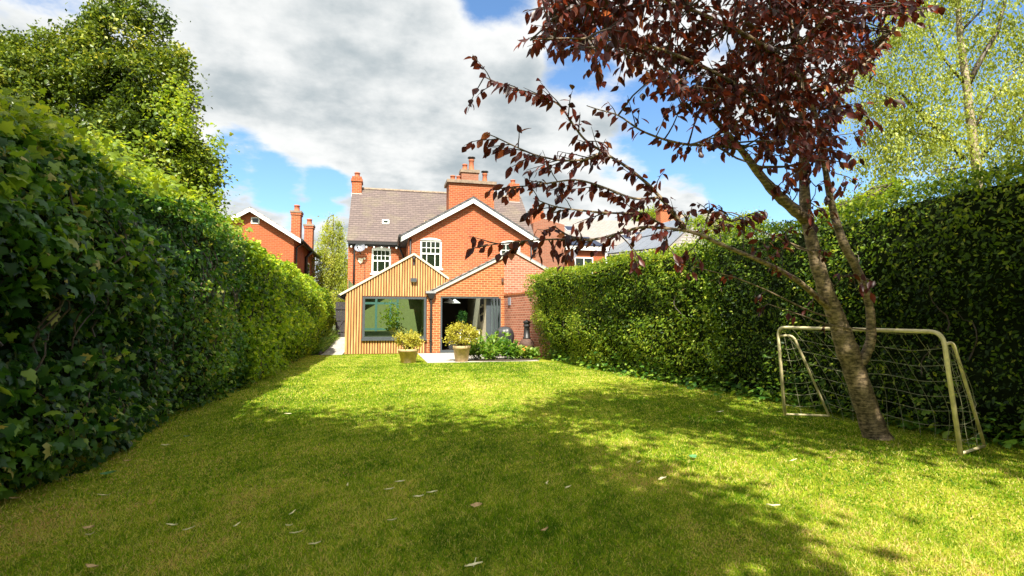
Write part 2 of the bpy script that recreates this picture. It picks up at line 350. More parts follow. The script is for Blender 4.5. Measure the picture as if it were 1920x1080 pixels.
# ------------------------------------------------------------------ ground, lawn, patio, path
def struct(o): o['kind'] = 'structure'; return o
struct(MB().face([(-300, -300, -.012), (300, -300, -.012), (300, 500, -.012), (-300, 500, -.012)]).build('ground', M['ground']))
def sheet(x0, x1, y0, y1, z, nx, ny):
    m = MB(); xs = np.linspace(x0, x1, nx); ys = np.linspace(y0, y1, ny)
    m.v = [(x, y, z) for y in ys for x in xs]
    m.f = [(j*nx+i, j*nx+i+1, (j+1)*nx+i+1, (j+1)*nx+i) for j in range(ny-1) for i in range(nx-1)]; return m
struct(sheet(-3.2, 7.0, -3, 22.15, 0., 2, 2).build('lawn', M['turf']))
pm = MB().box(1.35, 5.0, 17.0, 22.12, -.05, .012)
struct(pm.build('patio', M['paving']))
def pz(y): return .012 if y < 22.5 else .012+(y-22.5)*.062
ph = MB()
for y0, y1 in zip(np.linspace(21.9, 30, 10)[:-1], np.linspace(21.9, 30, 10)[1:]):
    ph.hexa([(-2.35, y0, -.1), (-1.56, y0, -.1), (-1.56, y1, -.1), (-2.35, y1, -.1)], [(-2.35, y0, pz(y0)), (-1.56, y0, pz(y0)), (-1.56, y1, pz(y1)), (-2.35, y1, pz(y1))])
struct(ph.build('path', M['paving']))
tk = MB()
for y0, y1 in ((21.9, 25.9), (25.92, 29.9)):
    tk.hexa([(-2.43, y0, -.05), (-2.37, y0, -.05), (-2.37, y1, -.05), (-2.43, y1, -.05)], [(-2.43, y0, pz(y0)+.1), (-2.37, y0, pz(y0)+.1), (-2.37, y1, pz(y1)+.1), (-2.43, y1, pz(y1)+.1)])
props(tk.build('edging_board', M['timber'], origin=(-2.4, 21.9, 0)), 'low dark timber edging between side path and planted hedge foot', 'edging')

# grass blades
def stepper_(a, b, x): return np.clip((x-a)/(b-a), 0, 1)
def grass(n, x0, x1, y0, y1, dmin, dmax, hh, ww):
    x = RNG.uniform(x0, x1, n); y = RNG.uniform(y0, y1, n)
    d = np.hypot(x, y); cone = np.abs(np.arctan2(x, y)-YAW) < R(53)
    ok = (d > dmin) & (d < dmax) & (cone | (d < 2.5)) & ~((x > 1.25) & (y > 16.9)) & (RNG.random(n) < .25+.75*np.clip((np.hypot(x-5.3, y-4.86)-.12)/.12, 0, 1)) & (RNG.random(n) < .35+.65*np.clip((6.15-x)/.7, 0, 1)) & ~((x > 4.3) & (y > 16.5+0*x) & (x+.0*y > 4.6))
    edge = np.clip((x+2.75)/.9, 0, 1)                                   # thin turf at the foot of the ivy hedge
    ok &= RNG.random(n) < .25+.75*edge
    P = np.stack([x[ok], y[ok], np.zeros(ok.sum())], 1); k = len(P)
    lean = RNG.normal(size=(k, 3))*.68; lean[:, 2] = 1
    t1 = .42+.13*wob(P, .8, 0)+.13*wob(P, 3., 6)+.13*wob(P, 9., 12)+.13*wob(P, 24., 17)+RNG.normal(size=k)*.27+.24*(1-edge[ok])+.05*np.sign(np.sin(P[:, 0]*5.2))*stepper_(9, 13, P[:, 1])
    dry = RNG.random(k) < .06+.06*(wob(P, 1.3, 12) > .7)+.10*(wob(P, 2.6, 16) > 1.1); t1[dry] = RNG.uniform(.85, 1, dry.sum())
    s_ = hh*RNG.uniform(.55, 1.25, k)*(1+.22*wob(P, 1.9, 3)+.16*wob(P, 7., 9)).clip(.4, 1.8)
    return P, lean, rdir(k), np.stack([ww*RNG.uniform(.7, 1.3, k), s_, s_], 1), t1
parts_ = [grass(620000, -2.9, 6.6, .8, 7, .8, 4.6, .026, .0040), grass(400000, -2.9, 6.6, 1, 11, 4.6, 9.5, .027, .0066), grass(170000, -2.9, 6.3, 7, 22.1, 9.5, 24, .03, .012)]
cat_ = [np.concatenate(q) for q in zip(*parts_)]
g_o = leaf_object('grass', BLADE, *cat_, M['grass']); g_o['kind'] = 'stuff'; g_o['label'] = 'short mown grass of the back lawn'; g_o['category'] = 'grass'

# ------------------------------------------------------------------ hedges
def hedge(name, label, face, top, y0, y1, thick, sgn, tmpl, mat, dens, size, group=None, bright=None, wobs=.10, seed=0, ends=True):
    """face(y,z)->x of the garden side; sgn=+1 when the garden lies to +x"""
    root = thing(name, label, 'hedge', (float(face(np.array([y0]), np.array([0.]))[0])-sgn*thick/2, (y0+y1)/2, 0), group)
    def fx(y, z):
        P = np.stack([y*0, y, z], 1); return face(y, z)+sgn*wobs*wob(P, 1.7, seed % 12)+sgn*wobs*.5*wob(P, 5., (seed+5) % 12)
    def tz(y, x): return top(y)+.06*wob(np.stack([x, y, y*0], 1), 2.3, 3)
    # dark twiggy inside
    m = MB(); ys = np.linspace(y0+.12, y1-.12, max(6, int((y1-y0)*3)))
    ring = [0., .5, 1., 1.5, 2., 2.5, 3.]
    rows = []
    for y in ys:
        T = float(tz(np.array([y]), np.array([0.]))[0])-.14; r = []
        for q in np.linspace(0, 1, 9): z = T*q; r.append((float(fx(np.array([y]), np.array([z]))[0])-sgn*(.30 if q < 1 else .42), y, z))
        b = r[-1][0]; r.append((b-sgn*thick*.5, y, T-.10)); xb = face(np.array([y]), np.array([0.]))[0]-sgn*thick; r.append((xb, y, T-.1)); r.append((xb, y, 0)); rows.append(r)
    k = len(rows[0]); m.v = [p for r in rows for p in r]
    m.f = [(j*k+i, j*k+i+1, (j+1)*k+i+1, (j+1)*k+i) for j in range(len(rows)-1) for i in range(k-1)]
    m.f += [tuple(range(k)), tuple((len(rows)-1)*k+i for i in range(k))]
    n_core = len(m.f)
    # leaves on the face, the top and the ends
    L = y1-y0; n = int(L*3.0*dens)
    y = RNG.uniform(y0, y1, n); z = top(y)*RNG.uniform(0, 1, n)**.92
    dep = np.abs(RNG.normal(size=n))*(.14 if tmpl is IVY else .11)-.03+.09*(wob(np.stack([y*0, y, z], 1), 7., 9) > .4)
    lump = .06*wob(np.stack([y*0, y, z], 1), 3.3, 4)
    edge = np.clip((z-(top(y)-.35))/.35, 0, 1)
    P1 = np.stack([fx(y, z)-sgn*(dep-lump+.18*edge**2), y, z], 1)
    N1 = np.stack([np.full(n, sgn*1.), np.zeros(n), .35+.9*edge], 1)
    nt_ = int(L*thick*dens*1.15); yt = RNG.uniform(y0, y1, nt_); u = RNG.uniform(0, 1, nt_)
    P2 = np.stack([fx(yt, top(yt))-sgn*(.05+u*thick), yt, tz(yt, u)-np.abs(RNG.normal(size=nt_))*.07+.04], 1); N2 = np.tile([0., 0, 1], (nt_, 1))
    Ps, Ns = [P1, P2], [N1, N2]
    if ends:
        for ye, s2 in ((y0, -1.), (y1, 1.)):
            ne = int(thick*3*dens); ze = RNG.uniform(0, 1, ne)*top(np.full(ne, ye)); ue = RNG.uniform(0, 1, ne)
            Ps.append(np.stack([fx(np.full(ne, ye), ze)-sgn*ue*thick, ye-s2*np.abs(RNG.normal(size=ne))*.06, ze], 1)); Ns.append(np.tile([0., s2, .3], (ne, 1)))
    P = np.concatenate(Ps); Nn = np.concatenate(Ns); k = len(P)
    zd = Nn+RNG.normal(size=(k, 3))*.55; yd = RNG.normal(size=(k, 3))*.55+np.array([0, 0, -.55])+Nn*.35
    sz = size(P)*np.exp((RNG.normal(size=k)*.40).clip(-.9, .5))
    t1 = .34+.15*wob(P, 1.6, 2)+RNG.normal(size=k)*.24
    if bright is not None: t1 = t1+bright(P)  # paler towards tops and far ends: sunlight put into the leaf tint
    pale = RNG.random(k) < .035; t1[pale] = RNG.uniform(.8, 1, pale.sum())
    st = m                                                      # woody stems climbing the face, stray shoots
    for _ in range(int(L*(9 if tmpl is IVY else 2))):
        ya = RNG.uniform(y0+.2, y1-.2); za = RNG.uniform(0, 2.2); q = []
        for s_ in np.linspace(0, 1, 8):
            za2 = za+s_*RNG.uniform(.5, .62); ya2 = ya+.22*math.sin(s_*4+ya*9)*s_; q.append((float(fx(np.array([ya2]), np.array([za2]))[0])-sgn*(.05+.02*math.sin(9*s_)), ya2, za2))
        st.tube(q, [.009, .009, .008, .008, .007, .006, .005, .003], 5)
    sp_, sy, sz_ = [], [], []
    for _ in range(int(L*5)):
        ya = RNG.uniform(y0+.2, y1-.2); T = float(top(np.array([ya]))[0]); up = RNG.random() < .6; za = T-.05 if up else RNG.uniform(.3, T)
        a = np.array([float(fx(np.array([ya]), np.array([za]))[0])-sgn*(RNG.uniform(.1, .9)*thick if up else .03), ya, za]); e = a+np.array([sgn*(.05 if up else .16), RNG.normal()*.10, (RNG.uniform(.08, .24) if up else RNG.uniform(-.1, .12))])
        q = [a+(e-a)*s_ for s_ in (0, .35, .7, 1)]; st.tube(q, [.004, .0035, .003, .002], 4)
        for c in q[1:]:
            for _ in range(3): sp_.append(c); sy.append(unit(e-a)*.5+RNG.normal(size=3)*.6); sz_.append(RNG.normal(size=3)*.5+[0, 0, .8])
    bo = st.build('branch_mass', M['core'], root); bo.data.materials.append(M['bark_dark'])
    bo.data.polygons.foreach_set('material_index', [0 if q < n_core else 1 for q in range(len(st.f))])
    kk = len(sp_); P = np.concatenate([P, np.array(sp_)]); yd = np.concatenate([yd, np.array(sy)]); zd = np.concatenate([zd, np.array(sz_)])
    sz = np.concatenate([sz, size(np.array(sp_))*RNG.uniform(.55, 1., kk)]); t1 = np.concatenate([t1, RNG.uniform(.55, 1, kk)])
    leaf_object('foliage', tmpl, P, yd, zd, sz, t1, mat, root)
    return root
def stepper(a, b, x): return np.clip((x-a)/(b-a), 0, 1)
lf = lambda y, z: -2.62+.16*np.sin(np.clip(z, 0, 3.2)/3.1*math.pi*.8)+.16*stepper(14, 23, y)*(z/3.1)
lt = lambda y: 2.83+.07*np.sin(y*.9)+.05*np.sin(y*2.3+1)
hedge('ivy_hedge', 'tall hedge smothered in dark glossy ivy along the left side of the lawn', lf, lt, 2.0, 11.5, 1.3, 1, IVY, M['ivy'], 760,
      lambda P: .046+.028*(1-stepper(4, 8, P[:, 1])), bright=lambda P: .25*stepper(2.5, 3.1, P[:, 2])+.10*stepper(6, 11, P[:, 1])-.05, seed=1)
hedge('clipped_hedge', 'sunlit ivy hedge between the dark ivy hedge and the side path', lf, lambda y: 2.86+.06*np.sin(y*1.3), 11.4, 22.6, 1.3, 1, IVY, M['ivy_sun_tone'], 620,
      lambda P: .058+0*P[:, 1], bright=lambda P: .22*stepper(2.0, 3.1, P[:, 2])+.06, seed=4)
hedge('side_hedge', 'short narrow hedge beside the side path near the timber gate', lambda y, z: -2.72+.08*np.sin(z)+0*y, lambda y: 2.85+.05*np.sin(y*2), 23.0, 30.5, 1.1, 1, LEAF4, M['ivy_sun_tone'], 420,
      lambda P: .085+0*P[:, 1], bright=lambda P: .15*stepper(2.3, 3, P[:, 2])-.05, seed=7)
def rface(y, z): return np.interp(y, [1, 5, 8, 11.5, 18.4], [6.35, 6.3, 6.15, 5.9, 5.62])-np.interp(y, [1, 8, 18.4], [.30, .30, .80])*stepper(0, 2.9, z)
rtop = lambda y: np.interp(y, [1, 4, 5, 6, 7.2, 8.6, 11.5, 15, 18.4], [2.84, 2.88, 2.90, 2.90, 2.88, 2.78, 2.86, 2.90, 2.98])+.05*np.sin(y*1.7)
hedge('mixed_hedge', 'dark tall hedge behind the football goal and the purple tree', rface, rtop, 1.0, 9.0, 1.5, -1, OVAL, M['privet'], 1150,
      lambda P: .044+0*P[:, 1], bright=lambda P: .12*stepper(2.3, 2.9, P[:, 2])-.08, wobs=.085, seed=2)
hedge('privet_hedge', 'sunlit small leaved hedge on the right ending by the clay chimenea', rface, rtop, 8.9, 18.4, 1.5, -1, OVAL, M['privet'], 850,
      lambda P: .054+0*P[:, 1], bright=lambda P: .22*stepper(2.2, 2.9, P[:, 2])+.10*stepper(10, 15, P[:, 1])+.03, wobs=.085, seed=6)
def clump(n, cx, cy, rx, ry, h, size, tmpl, mat, name, parent=None, **kw):
    P = RNG.normal(size=(n, 3))*[rx*.5, ry*.5, 0]+[cx, cy, 0]; P[:, 2] = np.abs(RNG.normal(size=n))*h*.5+.02
    zd = rdir(n)*.6+[0, 0, 1.]; yd = rdir(n)*[1, 1, .4]
    return leaf_object(name, tmpl, P, yd, zd, size*np.exp(RNG.normal(size=n)*.25), RNG.uniform(.1, .95, n), mat, parent, **kw)
n = 1500; yy = RNG.uniform(2.5, 18, n); P = np.stack([rface(yy, yy*0)-RNG.exponential(.16, n)+.05, yy, RNG.exponential(.12, n)+.03], 1)
o = leaf_object('undergrowth', IVY, P, rdir(n)*[1, 1, .4], rdir(n)*.5+[-.3, 0, 1.], RNG.uniform(.05, .12, n), RNG.uniform(.2, .9, n), M['ivy'])
props(o, 'ivy and weeds sprawling along the foot of the right hedges', 'undergrowth', kind='stuff')
n = 900; yy = RNG.uniform(22.4, 29.5, n); P = np.stack([-2.6+RNG.normal(size=n)*.09, yy, .05*np.maximum(0, yy-22)+RNG.exponential(.12, n)], 1)
o = leaf_object('ferns', BLADE, P, rdir(n)*.7+[.5, 0, .8], rdir(n), np.stack([RNG.uniform(.03, .06, n), RNG.uniform(.2, .42, n), RNG.uniform(.2, .4, n)], 1), RNG.uniform(.1, .9, n), M['herb'])
props(o, 'ferns and low leaves behind the timber path edging', 'undergrowth', kind='stuff')
# ------------------------------------------------------------------ the house
def wall_y(m, x0, x1, z0, z1, y, holes, dep=.16):
    """wall facing -y at depth y with rectangular holes (x0,x1,z0,z1) and their reveals"""
    xs = sorted({x0, x1, *[h[0] for h in holes], *[h[1] for h in holes]}); zs = sorted({z0, z1, *[h[2] for h in holes], *[h[3] for h in holes]})
    for a, b in zip(xs[:-1], xs[1:]):
        for c, d in zip(zs[:-1], zs[1:]):
            if any(h[0] <= a and b <= h[1] and h[2] <= c and d <= h[3] for h in holes): continue
            m.face([(a, y, c), (b, y, c), (b, y, d), (a, y, d)])
    for a, b, c, d in holes:
        m.face([(a, y, c), (a, y, d), (a, y+dep, d), (a, y+dep, c)]); m.face([(b, y, c), (b, y+dep, c), (b, y+dep, d), (b, y, d)])
        m.face([(a, y, d), (b, y, d), (b, y+dep, d), (a, y+dep, d)]); m.face([(a, y, c), (a, y+dep, c), (b, y+dep, c), (b, y, c)])
    return m
def sash(parent, x0, x1, z0, z1, y):
    """white sash window with small top panes; y = outer brick plane"""
    f = MB(); yf, yb = y+.05, y+.12; w = .085; zm = z0+(z1-z0)*.52
    f.box(x0, x0+w, yf, yb, z0, z1).box(x1-w, x1, yf, yb, z0, z1)
    f.box(x0+w, x1-w, yf, yb, z1-w, z1).box(x0+w, x1-w, yf, yb, z0, z0+w*1.1).box(x0+w, x1-w, yf-.004, yb, zm-.035, zm+.035)
    xi0, xi1 = x0+w, x1-w
    for k in (1, 2, 3):
        xc = xi0+(xi1-xi0)*k/4; f.box(xc-.014, xc+.014, yf+.012, yb-.01, zm+.035, z1-w)
    zc = (zm+z1-w)/2; f.box(xi0, xi1, yf+.014, yb-.012, zc-.014, zc+.014)
    for q in (.27, .73):
        xc = xi0+(xi1-xi0)*q; f.box(xc-.016, xc+.016, yf+.012, yb-.01, z0+w*1.1, zm-.035)
    # curved head board
    n = 8; pts = [(x0, yf-.003, z1-.005)]+[(x0+(x1-x0)*k/n, yf-.003, z1+.10*math.sin(math.pi*k/n)) for k in range(1, n)]+[(x1, yf-.003, z1-.005)]
    fo = f.build('window', M['white'], parent)
    MB().prism([(p[0], y-.004, p[2]) for p in pts], (0, .06, 0)).build('arched_head', M['white'], fo)
    MB().face([(xi0, yf+.03, z0+w), (xi1, yf+.03, z0+w), (xi1, yf+.03, z1-w), (xi0, yf+.03, z1-w)]).build('pane', M['glass'], fo)
    MB().box(x0-.06, x1+.06, y-.07, y+.05, z0-.075, z0).build('sill', M['white'], fo)
    # brick arch, soldiers above the head
    a = MB()
    for k in range(n*2):
        c0, c1 = k/(n*2), (k+.86)/(n*2); g_ = lambda c, r: (x0-.04+(x1-x0+.08)*c, y-.008, z1+.0+.10*math.sin(math.pi*c)+r)
        a.hexa([g_(c0, .008), g_(c1, .008), (g_(c1, 0)[0], y+.03, g_(c1, .008)[2]), (g_(c0, 0)[0], y+.03, g_(c0, .008)[2])],
               [g_(c0, .22), g_(c1, .22), (g_(c1, 0)[0], y+.03, g_(c1, .22)[2]), (g_(c0, 0)[0], y+.03, g_(c0, .22)[2])])
    a.build('brick_arch', M['brick'], fo); return fo
def roof_slab(m, e0, e1, r1, r0, th=.09):
    """slab from eave edge e0-e1 up to ridge edge r0-r1"""
    n = unit(np.cross(np.array(e1)-np.array(e0), np.array(r0)-np.array(e0)))
    if n[2] < 0: n = -n
    P = [np.array(q, float) for q in (e0, e1, r1, r0)]
    m.hexa([p-n*th for p in P], P); return m
def pot_(parent, x, y, z, h, r, cowl=False):
    p = MB().lathe((x, y, z), [(r*1.05, 0), (r*1.1, h*.1), (r*.92, h*.16), (r*.8, h*.8), (r*.98, h*.84), (r*.98, h*.95), (r*.8, h), (r*.6, h)], 14).build('chimney_pot', M['terra'], parent, True)
    if cowl: MB().lathe((x, y, z+h), [(r*.5, 0), (r*.5, .05), (r*1.35, .06), (r*1.3, .11), (.02, .15)], 14).build('cowl', M['black'], parent, True)
    return p
def chimney(parent, x0, x1, y0, y1, z0, z1, pots, cap=.06, mat='brick'):
    m = MB().box(x0, x1, y0, y1, z0, z1-.26).box(x0-.04, x1+.04, y0-.04, y1+.04, z1-.26, z1-.13)
    c = m.build('chimney', M[mat], parent)
    MB().box(x0-.07, x1+.07, y0-.07, y1+.07, z1-.13, z1-.02).build('chimney_cap', M['conc'], c)
    for q in pots: pot_(c, (x0+x1)/2+q[0], (y0+y1)/2, z1-.03, q[1], q[2], len(q) > 3)
    return c
HX0, HX1 = -1.80, 8.05
house = thing('brick_house', 'red brick house with white gable and slatted timber extension at the lawn end', 'house', (3.1, 25, 0))
# main block
EZ, RZ, RY = 5.36, 8.97, 31.5
SL = (RZ-EZ)/(RY-27.7)
w = MB(); wall_y(w, HX0, HX1, 0, EZ+.15, 28, [(-.65, .31, 3.76, 5.02)])
w.face([(HX0, 28, 0), (HX0, 28, EZ+.15), (HX0, RY, RZ-.12), (HX0, 35, EZ+.15), (HX0, 35, 0)]); w.face([(HX1, 28, 0), (HX1, 35, 0), (HX1, 35, EZ+.15), (HX1, RY, RZ-.12), (HX1, 28, EZ+.15)])
w.face([(HX0, 35, 0), (HX0, 35, EZ+.1), (HX1, 35, EZ+.1), (HX1, 35, 0)])
w.build('main_wall', M['brick'], house)
sash(house, -.65, .31, 3.76, 5.02, 28)
rm = MB(); roof_slab(rm, (HX0-.06, 27.7, EZ), (HX1+.08, 27.7, EZ), (HX1+.08, RY, RZ), (HX0-.06, RY, RZ)); roof_slab(rm, (HX0-.06, 35.3, EZ), (HX1+.08, 35.3, EZ), (HX1+.08, RY+.001, RZ), (HX0-.06, RY+.001, RZ))
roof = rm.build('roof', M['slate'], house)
rt_ = MB()
for x in np.arange(HX0, HX1, .32): rt_.prism([(x, RY-.11, RZ-.05), (x, RY+.11, RZ-.05), (x, RY+.05, RZ+.05), (x, RY-.05, RZ+.05)], (.305, 0, 0))
rt_.build('ridge_tiles', M['conc'], roof)
def on_roof(x, d): return np.array([x, 27.7+d*math.cos(math.atan(SL)), EZ+d*math.sin(math.atan(SL))])
def real_or_added_rooflight(x, d, w_, h, fr='conc'):
    a = math.atan(SL); nrm = np.array([0, -math.sin(a), math.cos(a)]); up_ = np.array([0, math.cos(a), math.sin(a)]); ex = np.array([1., 0, 0]); c = on_roof(x, d)
    m = MB()
    for sx0, sx1, su0, su1 in ((-w_/2, -w_/2+.06, -h/2, h/2), (w_/2-.06, w_/2, -h/2, h/2), (-w_/2+.06, w_/2-.06, h/2-.06, h/2), (-w_/2+.06, w_/2-.06, -h/2, -h/2+.06)):
        q = [c+ex*sx0+up_*su0, c+ex*sx1+up_*su0, c+ex*sx1+up_*su1, c+ex*sx0+up_*su1]; m.hexa([p-nrm*.01 for p in q], [p+nrm*.07 for p in q])
    o = m.build('roof_window', M[fr], roof)
    MB().face([c+ex*(-w_/2+.05)-up_*(h/2-.05)+nrm*.045, c+ex*(w_/2-.05)-up_*(h/2-.05)+nrm*.045, c+ex*(w_/2-.05)+up_*(h/2-.05)+nrm*.045, c+ex*(-w_/2+.05)+up_*(h/2-.05)+nrm*.045]).build('pane', M['glass'], o)
real_or_added_rooflight(.02, 1.75, .36, .36, 'white'); real_or_added_rooflight(2.35, 1.75, .6, .7)
# pale mortar patch round the little roof window
MB().box(HX0, HX1, 27.66, 27.78, EZ-.16, EZ-.03).build('gutter', M['black'], house)
MB().box(HX0, HX1, 27.80, 28.01, EZ-.24, EZ-.14).build('soffit', M['timber'], house)
for k in range(7):
    x = HX0+.12+k*.37; MB().box(x, x+.07, 27.74, 27.98, EZ-.33, EZ-.243).build('rafter_end', M['white'], house)
for x in (HX0+.30,): MB().tube([(x, 27.90, EZ-.1), (x, 27.93, EZ-.35), (x, 27.93, 2.9)], .045, 8).build('downpipe', M['black'], house, True)
# gable chimneys on the main ridge
def gable_chimney(x0, x1, ztop):
    m = MB().box(x0, x1, RY-.42, RY+.42, 8.1, ztop-.35).box(x0-.05, x1+.05, RY-.47, RY+.47, ztop-.35, ztop-.2).box(x0, x1, RY-.42, RY+.42, ztop-.2, ztop-.06)
    c = m.build('chimney', M['brick'], roof); pot_(c, (x0+x1)/2, RY, ztop-.08, .34, .17)
    MB().box(x0-.02, x1+.02, RY-.46, RY-.42, 8.35, 8.55).build('flashing', M['white'], c)
gable_chimney(HX0-.07, HX0+.46, 9.6); gable_chimney(HX1-.75, HX1-.12, 9.75)
# wing with the white bargeboards
WX0, WX1, WC, WZ, WR = 1.06, 7.04, 4.06, 5.24, 7.2
ws = (WR-WZ)/(WC-.72)
w = MB(); wall_y(w, WX0, WX1, 2.62, WZ, 25, [(1.60, 2.60, 3.78, 5.12), (5.42, 6.42, 3.78, 5.12)])
gz = lambda x: WR-.1-ws*abs(x-WC)
w.face([(WX0, 25, WZ), (WX1, 25, WZ), (WX1, 25, gz(WX1)), (WC, 25, gz(WC)), (WX0, 25, gz(WX0))])
w.face([(WX0, 25, 2.62), (WX0, 25, WZ+.05), (WX0, 28, WZ+.05), (WX0, 28, 2.62)]); w.face([(WX1, 25, 2.62), (WX1, 28, 2.62), (WX1, 28, WZ+.05), (WX1, 25, WZ+.05)])
w.build('wing_wall', M['brick'], house)
sash(house, 1.60, 2.60, 3.78, 5.12, 25); sash(house, 5.42, 6.42, 3.78, 5.12, 25)
rm = MB(); roof_slab(rm, (.72, 24.80, WZ), (.72, 29.6, WZ), (WC, 29.6, WR), (WC, 24.80, WR)); roof_slab(rm, (7.40, 24.80, WZ), (7.40, 29.6, WZ), (WC+.001, 29.6, WR), (WC+.001, 24.80, WR))
wr = rm.build('wing_roof', M['slate'], house)
def verge(parent, name, mat, xe, ze, xr, zr, y, wd, th, s0=0.):
    a = np.array([xe, y, ze]); b = np.array([xr, y, zr]); n = unit(np.array([-(zr-ze), 0, xr-xe])); n = n if n[2] > 0 else -n
    dz = np.array([0, 0, wd])
    m = MB(); m.hexa([a-dz-[0, 0, s0], b-dz-[0, 0, s0], b-dz-[0, -th, s0], a-dz-[0, -th, s0]], [a-[0, 0, s0], b-[0, 0, s0], b+[0, th, -s0], a+[0, th, -s0]]); return m.build(name, mat, parent)
for xe in (.70, 7.42):
    verge(wr, 'bargeboard', M['white'], xe, WZ-.015, WC+(.0005 if xe < 4 else -.0005), WR-.005, 24.74, .27, .05, .0)
    v = verge(wr, 'verge_moulding', M['slate3'], xe, WZ+.035, WC+(.0005 if xe < 4 else -.0005), WR+.045, 24.725, .10, .07)
MB().tube([(.66, 24.6, WZ-.03), (.66, 28, WZ-.03)], .07, 8).build('gutter', M['black'], house, True)
MB().tube([(.68, 27.6, WZ-.08), (.9, 27.7, WZ-.55), (.97, 27.75, WZ-.8), (.97, 27.75, 3.)], .05, 8).build('downpipe', M['black'], house, True)
MB().tube([(WX0+.09, 24.93, WZ-.1), (WX0+.09, 24.93, 3.3)], .045, 8).build('downpipe', M['black'], house, True)
MB().tube([(WX1-.09, 24.93, WZ-.1), (WX1-.09, 24.93, 3.6)], .045, 8).build('downpipe', M['black'], house, True)
for q in (0,): MB().box(.72, 1.05, 24.75, 28, WZ-.14, WZ-.10).build('soffit', M['timber'], house)
# big stack between wing and main roof
bc = MB().box(3.24, 5.66, 27.7, 28.9, 6.6, 8.62).build('chimney', M['brick'], house)
MB().box(3.12, 5.78, 27.58, 29.02, 8.622, 8.78).build('chimney_cap', M['conc'], bc)
MB().box(3.94, 4.86, 28.0, 28.6, 8.782, 9.30).build('upper_stack', M['brick_b'], bc); MB().box(3.88, 4.92, 27.94, 28.66, 9.302, 9.46).build('upper_cap', M['conc'], bc)
pot_(bc, 3.50, 28.25, 8.78, .36, .15); pot_(bc, 3.84-.02, 28.25, 8.78, .36, .14); pot_(bc, 4.16, 28.3, 9.46, .36, .15); pot_(bc, 4.52, 28.3, 9.46, .66, .16, True); pot_(bc, 5.25, 28.25, 8.78, .60, .15, True)
# ---- timber clad extension
EY = 22.2
AX, AZ = 1.17, 4.13
lz = lambda x: AZ-.595*(AX-x) if x < AX else AZ-.69*(x-AX)
BX, BZ, BS = 5.43, 4.40, .525                     # brick gable apex
bz = lambda x: BZ-BS*abs(x-BX)
WINX0, WINX1, WINZ0, WINZ1 = -.80, 1.66, .64, 2.27
mb = MB(); wall_y(mb, -1.46, 1.72, 0, 2.27, EY, [(WINX0, WINX1, WINZ0, WINZ1)], .2)
mb.face([(-1.46, EY, 2.27), (1.72, EY, 2.27), (1.72, EY, 2.45), (1.93, EY, bz(1.93)), (2.62, EY, bz(2.62)), (AX, EY, lz(AX)-.06), (-1.46, EY, lz(-1.46)-.06)])
mb.face([(-1.46, EY, 0), (-1.46, EY, 2.5), (-1.46, 27.98, 2.5), (-1.46, 27.98, 0)])
mb.build('cladding_backing', M['oak_back'], house)
sl = MB(); x = -1.455; k = 0
while x < 2.55:
    sw = .060; xc = x+sw/2
    lo = 0.02 if x+sw < 1.71 else max(bz(xc)+.02, 2.45)
    hi = lz(xc)-.10
    segs = [(lo, hi)]
    if WINX0-.05 < xc < WINX1+.06: segs = [(lo, WINZ0-.09), (WINZ1+.06, hi)]
    for a, b_ in segs:
        if b_-a > .03: sl.hexa([(x, EY-.035, a), (x+sw, EY-.035, a), (x+sw, EY+.0, a), (x, EY+.0, a)], [(x, EY-.035, lz(x)-.10 if b_ == hi else b_), (x+sw, EY-.035, lz(x+sw)-.10 if b_ == hi else b_), (x+sw, EY, lz(x+sw)-.10 if b_ == hi else b_), (x, EY, lz(x)-.10 if b_ == hi else b_)])
    x += .104; k += 1
y = EY+.03
while y < 27.9: sl.box(-1.495, -1.462, y, y+.06, .02, 2.42); y += .104
sl.build('slat_cladding', M['oak'], house)
rm = MB(); 
def holed(x0, z0, x1, z1, ya, yb, f0, f1, h0, h1, th):
    L = lambda f: (x0+(x1-x0)*f, z0+(z1-z0)*f); mats_ = []
    for fa, fb, y0_, y1_ in ((0, f0, ya, yb), (f1, 1, ya, yb), (f0, f1, ya, h0), (f0, f1, h1, yb)):
        (xa, za), (xb, zb) = L(fa), L(fb); roof_slab(rm, (xa, y0_, za), (xa, y1_, za), (xb, y1_, zb), (xb, y0_, zb), th)
    (xa, za), (xb, zb) = L(f0), L(f1); return MB().face([(xa, h0, za+.01), (xa, h1, za+.01), (xb, h1, zb+.01), (xb, h0, zb+.01)])
added_skylight1 = holed(-1.74, lz(-1.74), AX, AZ, EY-.06, 27.98, .15, .94, 22.7, 26.8, .08)
roof_slab(rm, (2.60, EY-.06, lz(2.60)), (2.60, 24.98, lz(2.60)), (AX+.001, 24.98, AZ), (AX+.001, EY-.06, AZ), .08)
er = rm.build('extension_roof', M['slate3'], house); added_skylight1.build('real_or_added_rooflight', M['clear2'], er)  # glazed opening added out of view to let sun into the sitting room
verge(er, 'verge_board', M['cream'], -1.76, lz(-1.76)-.005, AX-.0005, AZ-.005, EY-.085, .095, .045); verge(er, 'verge_board', M['cream'], 2.61, lz(2.61)-.005, AX+.0005, AZ-.005, EY-.085, .095, .045)
MB().box(-1.79, -1.70, EY-.1, 27.9, 2.28, 2.37).build('gutter', M['black'], house)
wf = MB(); f0 = EY+.02
wf.box(WINX0-.03, WINX0+.06, EY-.055, f0+.08, WINZ0-.02, WINZ1+.03).box(WINX1-.06, WINX1+.03, EY-.055, f0+.08, WINZ0-.02, WINZ1+.03).box(WINX0+.06, WINX1-.06, EY-.052, f0+.08, WINZ1-.05, WINZ1+.028).box(WINX0+.06, WINX1-.06, EY-.05, f0+.08, WINZ0-.02, WINZ0+.05)
pw = wf.build('picture_window', M['anthra'], house)
MB().box(WINX0-.06, WINX1+.06, EY-.12, EY-.055, WINZ0-.10, WINZ0-.022).build('sill', M['anthra'], pw)
